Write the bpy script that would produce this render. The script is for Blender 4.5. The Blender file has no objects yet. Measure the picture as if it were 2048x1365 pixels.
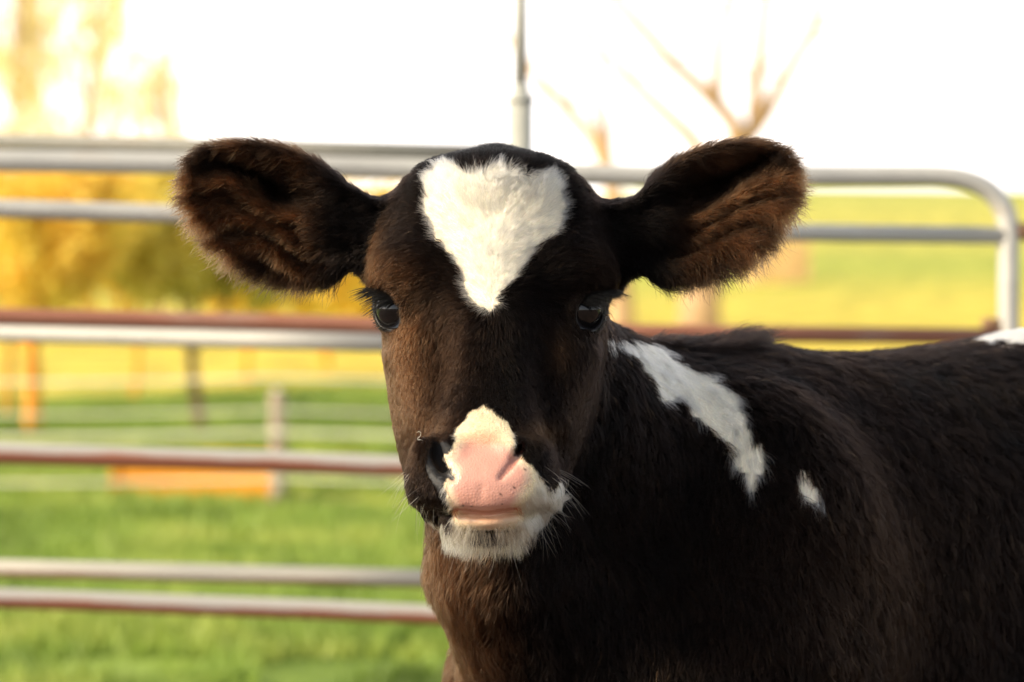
import bpy, bmesh, math, random
import numpy as np
from mathutils import Vector, Matrix
from concurrent.futures import ThreadPoolExecutor

sc = bpy.context.scene
COL = sc.collection
random.seed(4)
RNG = np.random.default_rng(11)

# ------------------------------------------------------------------ camera
FPX = 5690.0            # focal length in pixels of a 2048 wide picture
HOR = 533.0             # picture row of eye level
CZ = 1.0                # camera height
D0 = 2.28               # distance of the calf's face
cd = bpy.data.cameras.new('camera')
cam = bpy.data.objects.new('camera', cd)
COL.objects.link(cam)
cam.location = (0, 0, CZ)
cam.rotation_euler = (math.radians(90), 0, 0)
cd.sensor_width = 36
cd.lens = FPX / 2048 * 36
cd.shift_y = -(682.5 - HOR) / 2048
cd.clip_start = 0.1
cd.clip_end = 3000
cd.dof.use_dof = True
cd.dof.focus_distance = 2.265
cd.dof.aperture_fstop = 5.4
sc.camera = cam

# ------------------------------------------------------------------ sky, sun, exposure
SUN_DIR = Vector((-0.80, -0.38, 0.47)).normalized()      # towards the sun
elev = math.asin(SUN_DIR.z)
w = bpy.data.worlds.new("World")
sc.world = w
w.use_nodes = True
nt = w.node_tree
nt.nodes.clear()
sky = nt.nodes.new('ShaderNodeTexSky')
sky.sky_type = 'NISHITA'
sky.sun_disc = False
sky.sun_elevation = elev
sky.sun_rotation = math.atan2(SUN_DIR.x, SUN_DIR.y)
sky.air_density = 0.8
sky.dust_density = 1.0
sky.ozone_density = 0.6
bg = nt.nodes.new('ShaderNodeBackground')
bg.inputs['Strength'].default_value = 0.13
wo = nt.nodes.new('ShaderNodeOutputWorld')
# white cloud added to brighten the sky, thickest towards the horizon
tcw = nt.nodes.new('ShaderNodeTexCoord')
spw = nt.nodes.new('ShaderNodeSeparateXYZ')
nt.links.new(tcw.outputs['Generated'], spw.inputs[0])
mrw = nt.nodes.new('ShaderNodeMapRange')
mrw.inputs['From Min'].default_value = 0.0; mrw.inputs['From Max'].default_value = 0.6
mrw.inputs['To Min'].default_value = 0.95; mrw.inputs['To Max'].default_value = 0.25
nt.links.new(spw.outputs['Z'], mrw.inputs['Value'])
mxw = nt.nodes.new('ShaderNodeMix'); mxw.data_type = 'RGBA'
mxw.inputs['B'].default_value = (10.0, 9.3, 8.8, 1)
# added cloud, bright on the far side, dimmed behind camera to cut fill light
mra = nt.nodes.new('ShaderNodeMapRange')
mra.inputs['From Min'].default_value = -0.2; mra.inputs['From Max'].default_value = 0.75
mra.inputs['To Min'].default_value = 0.04; mra.inputs['To Max'].default_value = 1.0
vdw = nt.nodes.new('ShaderNodeVectorMath'); vdw.operation = 'DOT_PRODUCT'
vdw.inputs[1].default_value = (-0.45, 0.89, 0.0)
nt.links.new(tcw.outputs['Generated'], vdw.inputs[0])
nt.links.new(vdw.outputs['Value'], mra.inputs['Value'])
mmw = nt.nodes.new('ShaderNodeMath'); mmw.operation = 'MULTIPLY'
nt.links.new(mra.outputs[0], mmw.inputs[0]); nt.links.new(mrw.outputs[0], mmw.inputs[1])
nt.links.new(mmw.outputs[0], mxw.inputs['Factor'])
hsv = nt.nodes.new('ShaderNodeHueSaturation'); hsv.inputs['Saturation'].default_value = 0.35
nt.links.new(sky.outputs[0], hsv.inputs['Color'])
nt.links.new(hsv.outputs[0], mxw.inputs['A'])
nt.links.new(mxw.outputs['Result'], bg.inputs[0])
nt.links.new(bg.outputs[0], wo.inputs[0])
sd = bpy.data.lights.new('sun', 'SUN')
sd.energy = 3.4
sd.angle = math.radians(9)
sd.color = (1.0, 0.83, 0.58)
sun = bpy.data.objects.new('sun', sd)
COL.objects.link(sun)
sun.rotation_euler = SUN_DIR.to_track_quat('Z', 'Y').to_euler()
sun.location = (-5, -4, 6)
vs = sc.view_settings
vs.view_transform = 'Standard'
vs.look = 'None'
vs.exposure = 0.97
vs.gamma = 1
vs.use_curve_mapping = False
cy = sc.cycles
cy.max_bounces = 8
cy.diffuse_bounces = 3
cy.glossy_bounces = 4
cy.transmission_bounces = 6
cy.transparent_max_bounces = 8
cy.use_denoising = True
try:
    sc.cycles_curves.shape = 'RIBBONS'
    sc.cycles_curves.subdivisions = 2
except Exception:
    pass


# ------------------------------------------------------------------ helpers
def PX(p, q, D):
    return Vector(((p - 1024) / FPX * D, D, CZ + (HOR - q) / FPX * D))


def tag(o, label=None, cat=None, group=None, kind=None):
    if label: o['label'] = label
    if cat: o['category'] = cat
    if group: o['group'] = group
    if kind: o['kind'] = kind
    return o


def empty(name, loc=(0, 0, 0), rz=0):
    o = bpy.data.objects.new(name, None)
    COL.objects.link(o)
    o.location = loc
    o.rotation_euler = (0, 0, rz)
    o.empty_display_size = 0.1
    return o


def link(name, me, mat, parent=None):
    o = bpy.data.objects.new(name, me)
    COL.objects.link(o)
    if mat: me.materials.append(mat)
    if parent: o.parent = parent
    return o


def mesh_np(name, V, F, mat, parent=None, smooth=True):
    me = bpy.data.meshes.new(name)
    V = np.asarray(V, np.float32)
    F = np.asarray(F, np.int32)
    k = F.shape[1]
    me.vertices.add(len(V))
    me.vertices.foreach_set('co', V.ravel())
    me.loops.add(F.size)
    me.loops.foreach_set('vertex_index', F.ravel())
    me.polygons.add(len(F))
    me.polygons.foreach_set('loop_start', np.arange(0, F.size, k, dtype=np.int32))
    me.update(calc_edges=True)
    if smooth:
        me.polygons.foreach_set('use_smooth', np.ones(len(F), bool))
    me.update()
    return link(name, me, mat, parent)


def tube_mesh(pts, rads, seg=16, cap=True):
    """tapered tube through points -> verts, faces(list)"""
    pts = [Vector(p) for p in pts]
    if not hasattr(rads, '__len__'): rads = [rads] * len(pts)
    V, F = [], []
    t0 = (pts[1] - pts[0]).normalized()
    up = Vector((0, 0, 1)) if abs(t0.z) < 0.9 else Vector((0, 1, 0))
    a = t0.cross(up).normalized()
    for i, p in enumerate(pts):
        t = (pts[min(i + 1, len(pts) - 1)] - pts[max(i - 1, 0)]).normalized()
        a = (a - t * a.dot(t)).normalized()
        b = t.cross(a)
        for k in range(seg):
            an = 2 * math.pi * k / seg
            V.append(p + (a * math.cos(an) + b * math.sin(an)) * rads[i])
    for i in range(len(pts) - 1):
        for k in range(seg):
            k2 = (k + 1) % seg
            F.append((i * seg + k, i * seg + k2, (i + 1) * seg + k2, (i + 1) * seg + k))
    if cap:
        F.append(tuple(reversed(range(seg))))
        F.append(tuple((len(pts) - 1) * seg + k for k in range(seg)))
    return V, F


def tube(name, pts, rads, mat, parent=None, seg=16):
    V, F = tube_mesh(pts, rads, seg)
    me = bpy.data.meshes.new(name)
    me.from_pydata([tuple(v) for v in V], [], F)
    for p in me.polygons: p.use_smooth = len(p.vertices) == 4
    me.update()
    return link(name, me, mat, parent)


def hash3(ix, iy, iz, s):
    h = (ix.astype(np.uint32) * np.uint32(374761393) + iy.astype(np.uint32) * np.uint32(668265263)
         + iz.astype(np.uint32) * np.uint32(2147483647 ^ 0x5bd1e995) + np.uint32(s * 974711 + 17))
    h = (h ^ (h >> np.uint32(13))) * np.uint32(1274126177)
    h = h ^ (h >> np.uint32(16))
    return (h & np.uint32(0xffffff)).astype(np.float32) / np.float32(0xffffff)


def vnoise(p, scale, s=0):
    """value noise 0..1 at points p (n,3)"""
    q = p.astype(np.float32) / scale + 1000.0
    i = np.floor(q).astype(np.int64)
    f = (q - i).astype(np.float32)
    f = f * f * (3 - 2 * f)
    r = 0
    for dx in (0, 1):
        wx = f[:, 0] if dx else 1 - f[:, 0]
        for dy in (0, 1):
            wy = f[:, 1] if dy else 1 - f[:, 1]
            for dz in (0, 1):
                wz = f[:, 2] if dz else 1 - f[:, 2]
                r = r + wx * wy * wz * hash3(i[:, 0] + dx, i[:, 1] + dy, i[:, 2] + dz, s)
    return r


def smooth01(x):
    x = np.clip(x, 0, 1)
    return x * x * (3 - 2 * x)


# ------------------------------------------------------------------ materials
def new_mat(name):
    m = bpy.data.materials.new(name)
    m.use_nodes = True
    n = m.node_tree.nodes
    b = n['Principled BSDF']
    return m, n, m.node_tree.links, b


def noise_mat(name, stops, scale=5, detail=4, rough=0.7, stretch=(1, 1, 1), bump=0.0, bscale=40, metallic=0.0, coord='Object', dist=0.0, trans=0.0):
    m, n, l, b = new_mat(name)
    tc = n.new('ShaderNodeTexCoord')
    mp = n.new('ShaderNodeMapping')
    mp.inputs['Scale'].default_value = stretch
    l.new(tc.outputs[coord], mp.inputs[0])
    nz = n.new('ShaderNodeTexNoise')
    nz.inputs['Scale'].default_value = scale
    nz.inputs['Detail'].default_value = detail
    nz.inputs['Distortion'].default_value = dist
    l.new(mp.outputs[0], nz.inputs['Vector'])
    cr = n.new('ShaderNodeValToRGB')
    els = cr.color_ramp.elements
    els[0].position, els[0].color = stops[0][0], (*stops[0][1], 1)
    els[1].position, els[1].color = stops[-1][0], (*stops[-1][1], 1)
    for p, c in stops[1:-1]:
        e = els.new(p)
        e.color = (*c, 1)
    l.new(nz.outputs['Fac'], cr.inputs[0])
    l.new(cr.outputs[0], b.inputs['Base Color'])
    b.inputs['Roughness'].default_value = rough
    b.inputs['Metallic'].default_value = metallic
    if bump:
        n2 = n.new('ShaderNodeTexNoise')
        n2.inputs['Scale'].default_value = bscale
        n2.inputs['Detail'].default_value = 3
        l.new(mp.outputs[0], n2.inputs['Vector'])
        bp = n.new('ShaderNodeBump')
        bp.inputs['Strength'].default_value = bump
        bp.inputs['Distance'].default_value = 0.01
        l.new(n2.outputs['Fac'], bp.inputs['Height'])
        l.new(bp.outputs[0], b.inputs['Normal'])
    if trans:
        tb = n.new('ShaderNodeBsdfTranslucent')
        l.new(cr.outputs[0], tb.inputs[0])
        mx = n.new('ShaderNodeMixShader')
        mx.inputs[0].default_value = trans
        l.new(b.outputs[0], mx.inputs[1])
        l.new(tb.outputs[0], mx.inputs[2])
        l.new(mx.outputs[0], n['Material Output'].inputs[0])
    return m


GREY = (0.40, 0.41, 0.37)
M_tube = noise_mat('galvanised', [(0.3, (0.22, 0.22, 0.18)), (0.55, (0.29, 0.28, 0.24)), (0.75, (0.25, 0.22, 0.17))], 6, 5, 0.5, (1, 6, 6), 0.2, 60, 0.25)
M_tube_light = noise_mat('galvanised_light', [(0.3, (0.48, 0.47, 0.43)), (0.6, (0.56, 0.55, 0.50)), (0.8, (0.50, 0.43, 0.35))], 6, 5, 0.5, (1, 6, 6), 0.2, 60, 0.2)
M_post = noise_mat('post_paint', [(0.3, (0.34, 0.35, 0.31)), (0.7, (0.42, 0.42, 0.37))], 6, 5, 0.6, (3, 3, 1), 0.2, 60)
M_rust = noise_mat('rusty_tube', [(0.25, (0.27, 0.10, 0.06)), (0.55, (0.36, 0.15, 0.09)), (0.8, (0.38, 0.28, 0.22))], 4, 6, 0.8, (1, 5, 5), 0.4, 80)


def tube_rusty_under(name, grey, rust, thr):
    """tube, rusted along its underside where wet grass and dung keep it damp"""
    m, n, l, b = new_mat(name)
    g = n.new('ShaderNodeNewGeometry')
    sx = n.new('ShaderNodeSeparateXYZ')
    l.new(g.outputs['Normal'], sx.inputs[0])
    tc = n.new('ShaderNodeTexCoord')
    nz = n.new('ShaderNodeTexNoise')
    nz.inputs['Scale'].default_value = 5
    nz.inputs['Detail'].default_value = 6
    l.new(tc.outputs['Object'], nz.inputs['Vector'])
    ma = n.new('ShaderNodeMath'); ma.operation = 'MULTIPLY_ADD'
    l.new(nz.outputs['Fac'], ma.inputs[0]); ma.inputs[1].default_value = 1.6; ma.inputs[2].default_value = -0.8
    mb = n.new('ShaderNodeMath'); mb.operation = 'SUBTRACT'
    l.new(ma.outputs[0], mb.inputs[0]); l.new(sx.outputs['Z'], mb.inputs[1])
    mr = n.new('ShaderNodeMapRange')
    mr.inputs['From Min'].default_value = thr - 0.15
    mr.inputs['From Max'].default_value = thr + 0.2
    l.new(mb.outputs[0], mr.inputs['Value'])
    mx = n.new('ShaderNodeMix'); mx.data_type = 'RGBA'
    mx.inputs['A'].default_value = (*grey, 1); mx.inputs['B'].default_value = (*rust, 1)
    l.new(mr.outputs[0], mx.inputs['Factor'])
    l.new(mx.outputs['Result'], b.inputs['Base Color'])
    b.inputs['Roughness'].default_value = 0.6
    return m


M_under = tube_rusty_under('grey_tube_rusty_below', (0.44, 0.42, 0.38), (0.36, 0.13, 0.07), -0.12)
M_under2 = tube_rusty_under('worn_tube', (0.44, 0.42, 0.36), (0.30, 0.16, 0.11), 0.35)
M_bark = noise_mat('bark', [(0.3, (0.14, 0.075, 0.04)), (0.7, (0.33, 0.19, 0.10))], 8, 6, 0.9, (3, 3, 0.6), 0.8, 30)
M_bark_pale = noise_mat('pale_bark', [(0.3, (0.42, 0.27, 0.15)), (0.7, (0.60, 0.42, 0.24))], 8, 6, 0.9, (3, 3, 0.6), 0.6, 30)
M_wood_orange = noise_mat('orange_wood', [(0.25, (0.60, 0.22, 0.012)), (0.6, (0.85, 0.36, 0.018)), (0.85, (0.66, 0.25, 0.015))], 6, 6, 0.8, (0.4, 3, 3), 0.5, 40)
M_wood_stake = noise_mat('stake_wood', [(0.25, (0.60, 0.22, 0.02)), (0.7, (0.85, 0.36, 0.03))], 6, 5, 0.8, (3, 3, 0.5), 0.4, 40)
M_wood_grey = noise_mat('grey_wood', [(0.25, (0.30, 0.22, 0.16)), (0.7, (0.45, 0.35, 0.27))], 6, 5, 0.85, (3, 3, 0.5), 0.5, 40)
M_tape = noise_mat('fence_tape', [(0.3, (0.62, 0.60, 0.45)), (0.7, (0.75, 0.72, 0.58))], 30, 2, 0.7)
M_hay = noise_mat('hay', [(0.3, (0.55, 0.33, 0.12)), (0.7, (0.80, 0.55, 0.26))], 14, 6, 0.9, (1, 1, 6), 0.8, 60)
M_plastic = noise_mat('white_insulator', [(0.3, (0.7, 0.7, 0.62)), (0.7, (0.78, 0.78, 0.7))], 10, 2, 0.4)


def leaf_mat(name, c1, c2, c3):
    return noise_mat(name, [(0.30, c1), (0.5, c2), (0.70, c3)], 2.2, 3, 0.7, trans=0.45)


M_leaf_gold = leaf_mat('autumn_leaves', (0.70, 0.60, 0.08), (0.92, 0.70, 0.12), (0.95, 0.60, 0.10))
M_leaf_green = leaf_mat('yellow_green_leaves', (0.58, 0.55, 0.09), (0.85, 0.72, 0.16), (0.92, 0.76, 0.18))


# ------------------------------------------------------------------ the ground
def terrain_z(x, y):
    x = np.asarray(x, float); y = np.asarray(y, float)
    far = smooth01((y - 45) / 150.0)
    right = smooth01((x + 14) / 26.0)
    hill = far * (4.5 * right + 1.6)
    und = 0.05 * np.sin(x * 0.6 + 1.3) * np.sin(y * 0.37) * smooth01((y - 6) / 6) + 0.25 * np.sin(x * 0.05 + 2) * np.sin(y * 0.043) * smooth01((y - 60) / 60)
    return hill + und


def build_ground():
    xs = np.concatenate([-np.geomspace(400, 12, 26), np.linspace(-11, 11, 60), np.geomspace(12, 400, 26)])
    ys = np.concatenate([[-60, -30, -12, -4, 0], np.linspace(2, 40, 90), np.geomspace(41.5, 900, 60)])
    X, Y = np.meshgrid(xs, ys)
    Z = terrain_z(X, Y)
    V = np.stack([X.ravel(), Y.ravel(), Z.ravel()], 1)
    nx, ny = len(xs), len(ys)
    a = (np.arange(ny - 1)[:, None] * nx + np.arange(nx - 1)[None]).ravel()
    F = np.stack([a, a + 1, a + nx + 1, a + nx], 1)
    m, n, l, b = new_mat('pasture')
    tc = n.new('ShaderNodeTexCoord')
    sp = n.new('ShaderNodeSeparateXYZ')
    l.new(tc.outputs['Object'], sp.inputs[0])
    # mown strips across the pasture: position along y, wobbled by noise
    nw = n.new('ShaderNodeTexNoise'); nw.inputs['Scale'].default_value = 0.12; nw.inputs['Detail'].default_value = 2
    l.new(tc.outputs['Object'], nw.inputs['Vector'])
    md = n.new('ShaderNodeMath'); md.operation = 'MULTIPLY_ADD'
    l.new(nw.outputs['Fac'], md.inputs[0]); md.inputs[1].default_value = 2.4; l.new(sp.outputs['Y'], md.inputs[2])
    lg = n.new('ShaderNodeMath'); lg.operation = 'LOGARITHM'; lg.inputs[1].default_value = 10
    l.new(md.outputs[0], lg.inputs[0])
    mr = n.new('ShaderNodeMapRange')
    mr.inputs['From Min'].default_value = 0.6; mr.inputs['From Max'].default_value = 2.6
    l.new(lg.outputs[0], mr.inputs['Value'])
    cr = n.new('ShaderNodeValToRGB')

    def pos(D): return (math.log10(D + 1.2) - 0.6) / 2.0
    st = [(4.2, (0.13, 0.09, 0.06)), (5.2, (0.14, 0.24, 0.03)), (8.5, (0.24, 0.34, 0.05)), (11, (0.31, 0.38, 0.05)), (13.5, (0.40, 0.43, 0.06)), (15.6, (0.55, 0.48, 0.05)), (16.3, (0.13, 0.24, 0.03)),
          (18.4, (0.13, 0.25, 0.035)), (21.5, (0.16, 0.30, 0.04)), (23, (0.62, 0.54, 0.08)), (34, (0.68, 0.55, 0.06)), (60, (0.60, 0.52, 0.07)), (85, (0.36, 0.42, 0.06)),
          (110, (0.56, 0.52, 0.09)), (150, (0.44, 0.47, 0.09)), (300, (0.50, 0.50, 0.12))]
    els = cr.color_ramp.elements
    els[0].position, els[0].color = pos(st[0][0]), (*st[0][1], 1)
    els[1].position, els[1].color = pos(st[-1][0]), (*st[-1][1], 1)
    for D, c in st[1:-1]:
        e = els.new(pos(D)); e.color = (*c, 1)
    l.new(mr.outputs[0], cr.inputs[0])
    n1 = n.new('ShaderNodeTexNoise'); n1.inputs['Scale'].default_value = 1.6; n1.inputs['Detail'].default_value = 5
    l.new(tc.outputs['Object'], n1.inputs['Vector'])
    r1 = n.new('ShaderNodeValToRGB')
    r1.color_ramp.elements[0].position = 0.34; r1.color_ramp.elements[0].color = (0.45, 0.5, 0.45, 1)
    r1.color_ramp.elements[1].position = 0.62; r1.color_ramp.elements[1].color = (1.25, 1.15, 1.3, 1)
    l.new(n1.outputs['Fac'], r1.inputs[0])
    mx = n.new('ShaderNodeMix'); mx.data_type = 'RGBA'; mx.blend_type = 'MULTIPLY'
    mx.inputs['Factor'].default_value = 1
    l.new(cr.outputs[0], mx.inputs['A']); l.new(r1.outputs[0], mx.inputs['B'])
    l.new(mx.outputs['Result'], b.inputs['Base Color'])
    b.inputs['Roughness'].default_value = 0.9
    b.inputs['Specular IOR Level'].default_value = 0.15
    bp = n.new('ShaderNodeBump'); bp.inputs['Strength'].default_value = 0.6; bp.inputs['Distance'].default_value = 0.05
    n3 = n.new('ShaderNodeTexNoise'); n3.inputs['Scale'].default_value = 14; n3.inputs['Detail'].default_value = 4
    l.new(tc.outputs['Object'], n3.inputs['Vector']); l.new(n3.outputs['Fac'], bp.inputs['Height']); l.new(bp.outputs[0], b.inputs['Normal'])
    o = mesh_np('ground', V, F, m)
    tag(o, kind='structure', label='green and yellow pasture rising to a low hill on the right')


build_ground()


def build_grass():
    N = 150000
    # more blades close by; only where the pasture can be seen from around the camera
    y = 5.2 + 17 * RNG.random(N) ** 1.5
    x = (RNG.random(N) - 0.5) * (y * 0.46 + 1.6)
    p = np.stack([x, y, np.zeros(N)], 1)
    dens = vnoise(p, 0.5, 3) * 0.6 + vnoise(p, 0.17, 5) * 0.4
    keep = dens > 0.36
    x, y, dens = x[keep], y[keep], dens[keep]
    N = len(x)
    z = terrain_z(x, y)
    h = (0.03 + 0.10 * np.clip(dens - 0.3, 0, 1) * (0.6 + 0.8 * RNG.random(N))) * (1 + 0.02 * y)
    an = RNG.random(N) * 6.283
    wd = 0.004 + 0.004 * RNG.random(N)
    ux, uy = np.cos(an), np.sin(an)
    lean = (RNG.random((N, 2)) - 0.5) * h[:, None] * 1.1
    b0 = np.stack([x - ux * wd, y - uy * wd, z - 0.005], 1)
    b1 = np.stack([x + ux * wd, y + uy * wd, z - 0.005], 1)
    m0 = np.stack([x - ux * wd * .7 + lean[:, 0] * .35, y - uy * wd * .7 + lean[:, 1] * .35, z + h * .55], 1)
    m1 = np.stack([x + ux * wd * .7 + lean[:, 0] * .35, y + uy * wd * .7 + lean[:, 1] * .35, z + h * .55], 1)
    t0 = np.stack([x + lean[:, 0], y + lean[:, 1], z + h], 1)
    V = np.stack([b0, b1, m1, m0, t0], 1).reshape(-1, 3)
    i = np.arange(N)[:, None] * 5
    F = np.concatenate([i + [0, 1, 2], i + [0, 2, 3], i + [3, 2, 4]], 0)
    m = noise_mat('grass_blades', [(0.3, (0.10, 0.16, 0.02)), (0.5, (0.26, 0.37, 0.06)), (0.66, (0.42, 0.48, 0.10)), (0.8, (0.44, 0.42, 0.12))], 1.3, 5, 0.6, trans=0.35)
    o = mesh_np('grass', V, F, m, smooth=False)
    tag(o, kind='stuff', label='tufty green pasture grass behind the gates')


build_grass()


# ------------------------------------------------------------------ gates
def curve_pts(a, b, c, n=12):
    """quarter bend a -> corner b -> c"""
    a, b, c = Vector(a), Vector(b), Vector(c)
    out = []
    for i in range(n + 1):
        t = i / n
        out.append(a.lerp(b, t).lerp(b.lerp(c, t), t))
    return out


def sag(a, b, amp=0.004, n=14):
    a, b = Vector(a), Vector(b)
    out = []
    for i in range(n + 1):
        t = i / n
        p = a.lerp(b, t)
        p.z -= amp * math.sin(t * math.pi) + 0.0012 * math.sin(t * 23)
        out.append(p)
    return out


def build_gates():
    # gate with a bent corner; its left end is nearer (rails run slightly down to the right in the picture)
    DL, DR = 4.45, 4.75                     # distance at column 0 and column 2020

    def g2(p, q):
        t = p / 2020.0
        return PX(p, q, DL + (DR - DL) * t)
    R = 0.0150
    g = empty('metal_gate', g2(2017, 1400) * 1.0)
    g.location.z = 0.0
    tag(g, 'grey tubular gate with rounded top corner, reaching across the whole pasture', 'gate')
    inv = Vector(g.location)

    def loc(pts): return [Vector(p) - inv for p in pts]
    L, Rr = -1400, 2017
    top = [g2(L, 306)] + [g2(p, q) for p, q in ((0, 322), (400, 328), (870, 340), (1300, 353), (1700, 352), (1860, 352))]
    corner = curve_pts(g2(1860, 352), g2(2017, 352), g2(2017, 470), 12)
    up = [g2(2017, 560), g2(2017, 900), g2(2017, 1280)]
    tube('frame', loc(top + corner[1:] + up), R * 1.16, M_tube_light, g, 20)
    for rows, mat, rr in (((398, 418, 472), M_tube_light, R), ((624, 634, 674), M_rust, R * 0.92), ((892, 907, 962), M_under, R * 1.1), ((1175, 1197, 1262), M_under, R * 1.05)):
        a, b_, c = rows
        tube('rail', loc([g2(L, a), g2(0, b_), g2(600, b_ + (c - b_) * 0.33), g2(1300, b_ + (c - b_) * 0.8), g2(2010, c)]), rr, mat, g, 16)
    tube('upright', loc([g2(L, 306), g2(L, 1280)]), R * 1.05, M_tube_light, g)
    lt = tube('latch', loc([g2(1966, 646), g2(1990, 648), g2(2012, 650)]), [0.009, 0.010, 0.009], M_bark, g, 8)
    tube('hinge', loc([g2(2030, 462), g2(2060, 466)]), [0.016, 0.014], M_bark, g, 8)
    # older gate just beyond it, ending at the thin grey post
    DA, DB = 4.85, 4.65

    def g1(p, q):
        t = p / 1040.0
        return PX(p, q, DA + (DB - DA) * t)
    h = empty('metal_gate', (0, 0, 0))
    h.location = g1(1040, 1300); h.location.z = 0
    tag(h, 'older grey gate on the left with worn thin rails, ending at the thin grey post', 'gate')
    inv = Vector(h.location)
    for rows, mat, rr in (((272, 283, 308), M_tube, 0.0135), ((652, 666, 694), M_tube_light, 0.0155), ((1112, 1137, 1162), M_under2, 0.0150)):
        a, b_, c = rows
        tube('rail', loc([g1(-1400, a), g1(0, b_), g1(500, b_ + (c - b_) * .48), g1(1030, c)]), rr, mat, h, 16)
    tube('upright', loc([g1(-1400, 262), g1(-1400, 1290)]), 0.015, M_tube, h)
    tube('upright', loc([g1(1020, 297), g1(1020, 1290)]), 0.013, M_tube, h)
    # post
    D = 4.42
    b0 = PX(1041, 0, D); x = b0.x
    po = empty('gate_post', (x, D, 0))
    tag(po, 'thin grey steel post stepping narrower at a collar, directly above the calf head', 'post')
    zt = PX(0, -120, D).z; z1 = PX(0, 168, D).z; z2 = PX(0, 200, D).z
    r1 = 0.0185; r2 = 0.0100
    tube('lower_pipe', [(0, 0, 0), (0, 0, z2)], r1, M_post, po, 24)
    tube('collar', [(0, 0, z2 - 0.004), (0, 0, z2 + 0.002), (0, 0, z2 + 0.006), (0, 0, z2 + 0.009), (0, 0, z1)], [r1 * 1.13, r1 * 1.13, r1 * 0.95, r1 * 0.7, r2 * 1.1], M_post, po, 24)
    tube('upper_pipe', [(0, 0, z1 - 0.001), (0, 0, zt)], r2, M_post, po, 20)


build_gates()


# ------------------------------------------------------------------ tape fence, trough, bale
def at_ground(p, D, off=0.0):
    x = (p - 1024) / FPX * D
    return Vector((x, D, float(terrain_z(x, D)) + off))


def build_fence():
    D = 12.2
    f = empty('tape_fence', at_ground(555, D))
    tag(f, 'low fence of pale tapes strung between weathered wooden posts in the pasture', 'fence')
    inv = Vector(f.location)
    for p, h in ((-2370, .5), (-1395, .51), (-420, 0.52), (555, 0.50), (1500, 0.5), (2500, 0.5)):
        b0 = at_ground(p, D, -0.05) - inv
        V = [b0, b0 + Vector((0.004, 0, h * 0.5)), b0 + Vector((0.0, 0, h + 0.02)), b0 + Vector((0.0, 0, h + 0.05))]
        po = tube('post', V, [0.038, 0.036, 0.035, 0.026], M_wood_grey, f, 12)
        for zz in (0.50, 0.335, 0.085):
            q = b0 + Vector((0, -0.04, zz + 0.05))
            tube('insulator', [q + Vector((0, 0.012, 0)), q + Vector((0, -0.006, 0))], [0.012, 0.010], M_plastic, po, 8)
    for q, wz in ((757, 0.012), (822, 0.010), (866, 0.016), (958, 0.012)):
        z = CZ + (HOR - q) / FPX * D
        xs = np.linspace(-2370, 2500, 100)
        V, F = [], []
        for i, p in enumerate(xs):
            x = (p - 1024) / FPX * D
            s = -0.02 * abs(math.sin((p + 420) / 975 * math.pi)) + 0.006
            for dz, dy in ((-1, 0.0), (1, 0.0), (1, 0.003), (-1, 0.003)):
                V.append((x - inv.x, -0.045 + dy, z + s + dz * wz * 0.5 - inv.z))
            if i:
                a = (i - 1) * 4; b = i * 4
                for k in range(4):
                    F.append((a + k, b + k, b + (k + 1) % 4, a + (k + 1) % 4))
        me = bpy.data.meshes.new('tape'); me.from_pydata(V, [], F); me.update()
        link('tape', me, M_tape, f)


build_fence()


def box(bm, x0, x1, y0, y1, z0, z1, rot=None):
    m = Matrix.Translation(((x0 + x1) / 2, (y0 + y1) / 2, (z0 + z1) / 2)) @ Matrix.Diagonal((x1 - x0, y1 - y0, z1 - z0, 1))
    if rot is not None: m = m @ rot
    return bmesh.ops.create_cube(bm, size=1, matrix=m)


def bm_obj(name, bm, mat, parent=None, bevel=0.0):
    if bevel:
        bmesh.ops.bevel(bm, geom=bm.edges[:], offset=bevel, segments=2, affect='EDGES', profile=0.6)
    me = bpy.data.meshes.new(name)
    bm.to_mesh(me); bm.free()
    return link(name, me, mat, parent)


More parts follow.
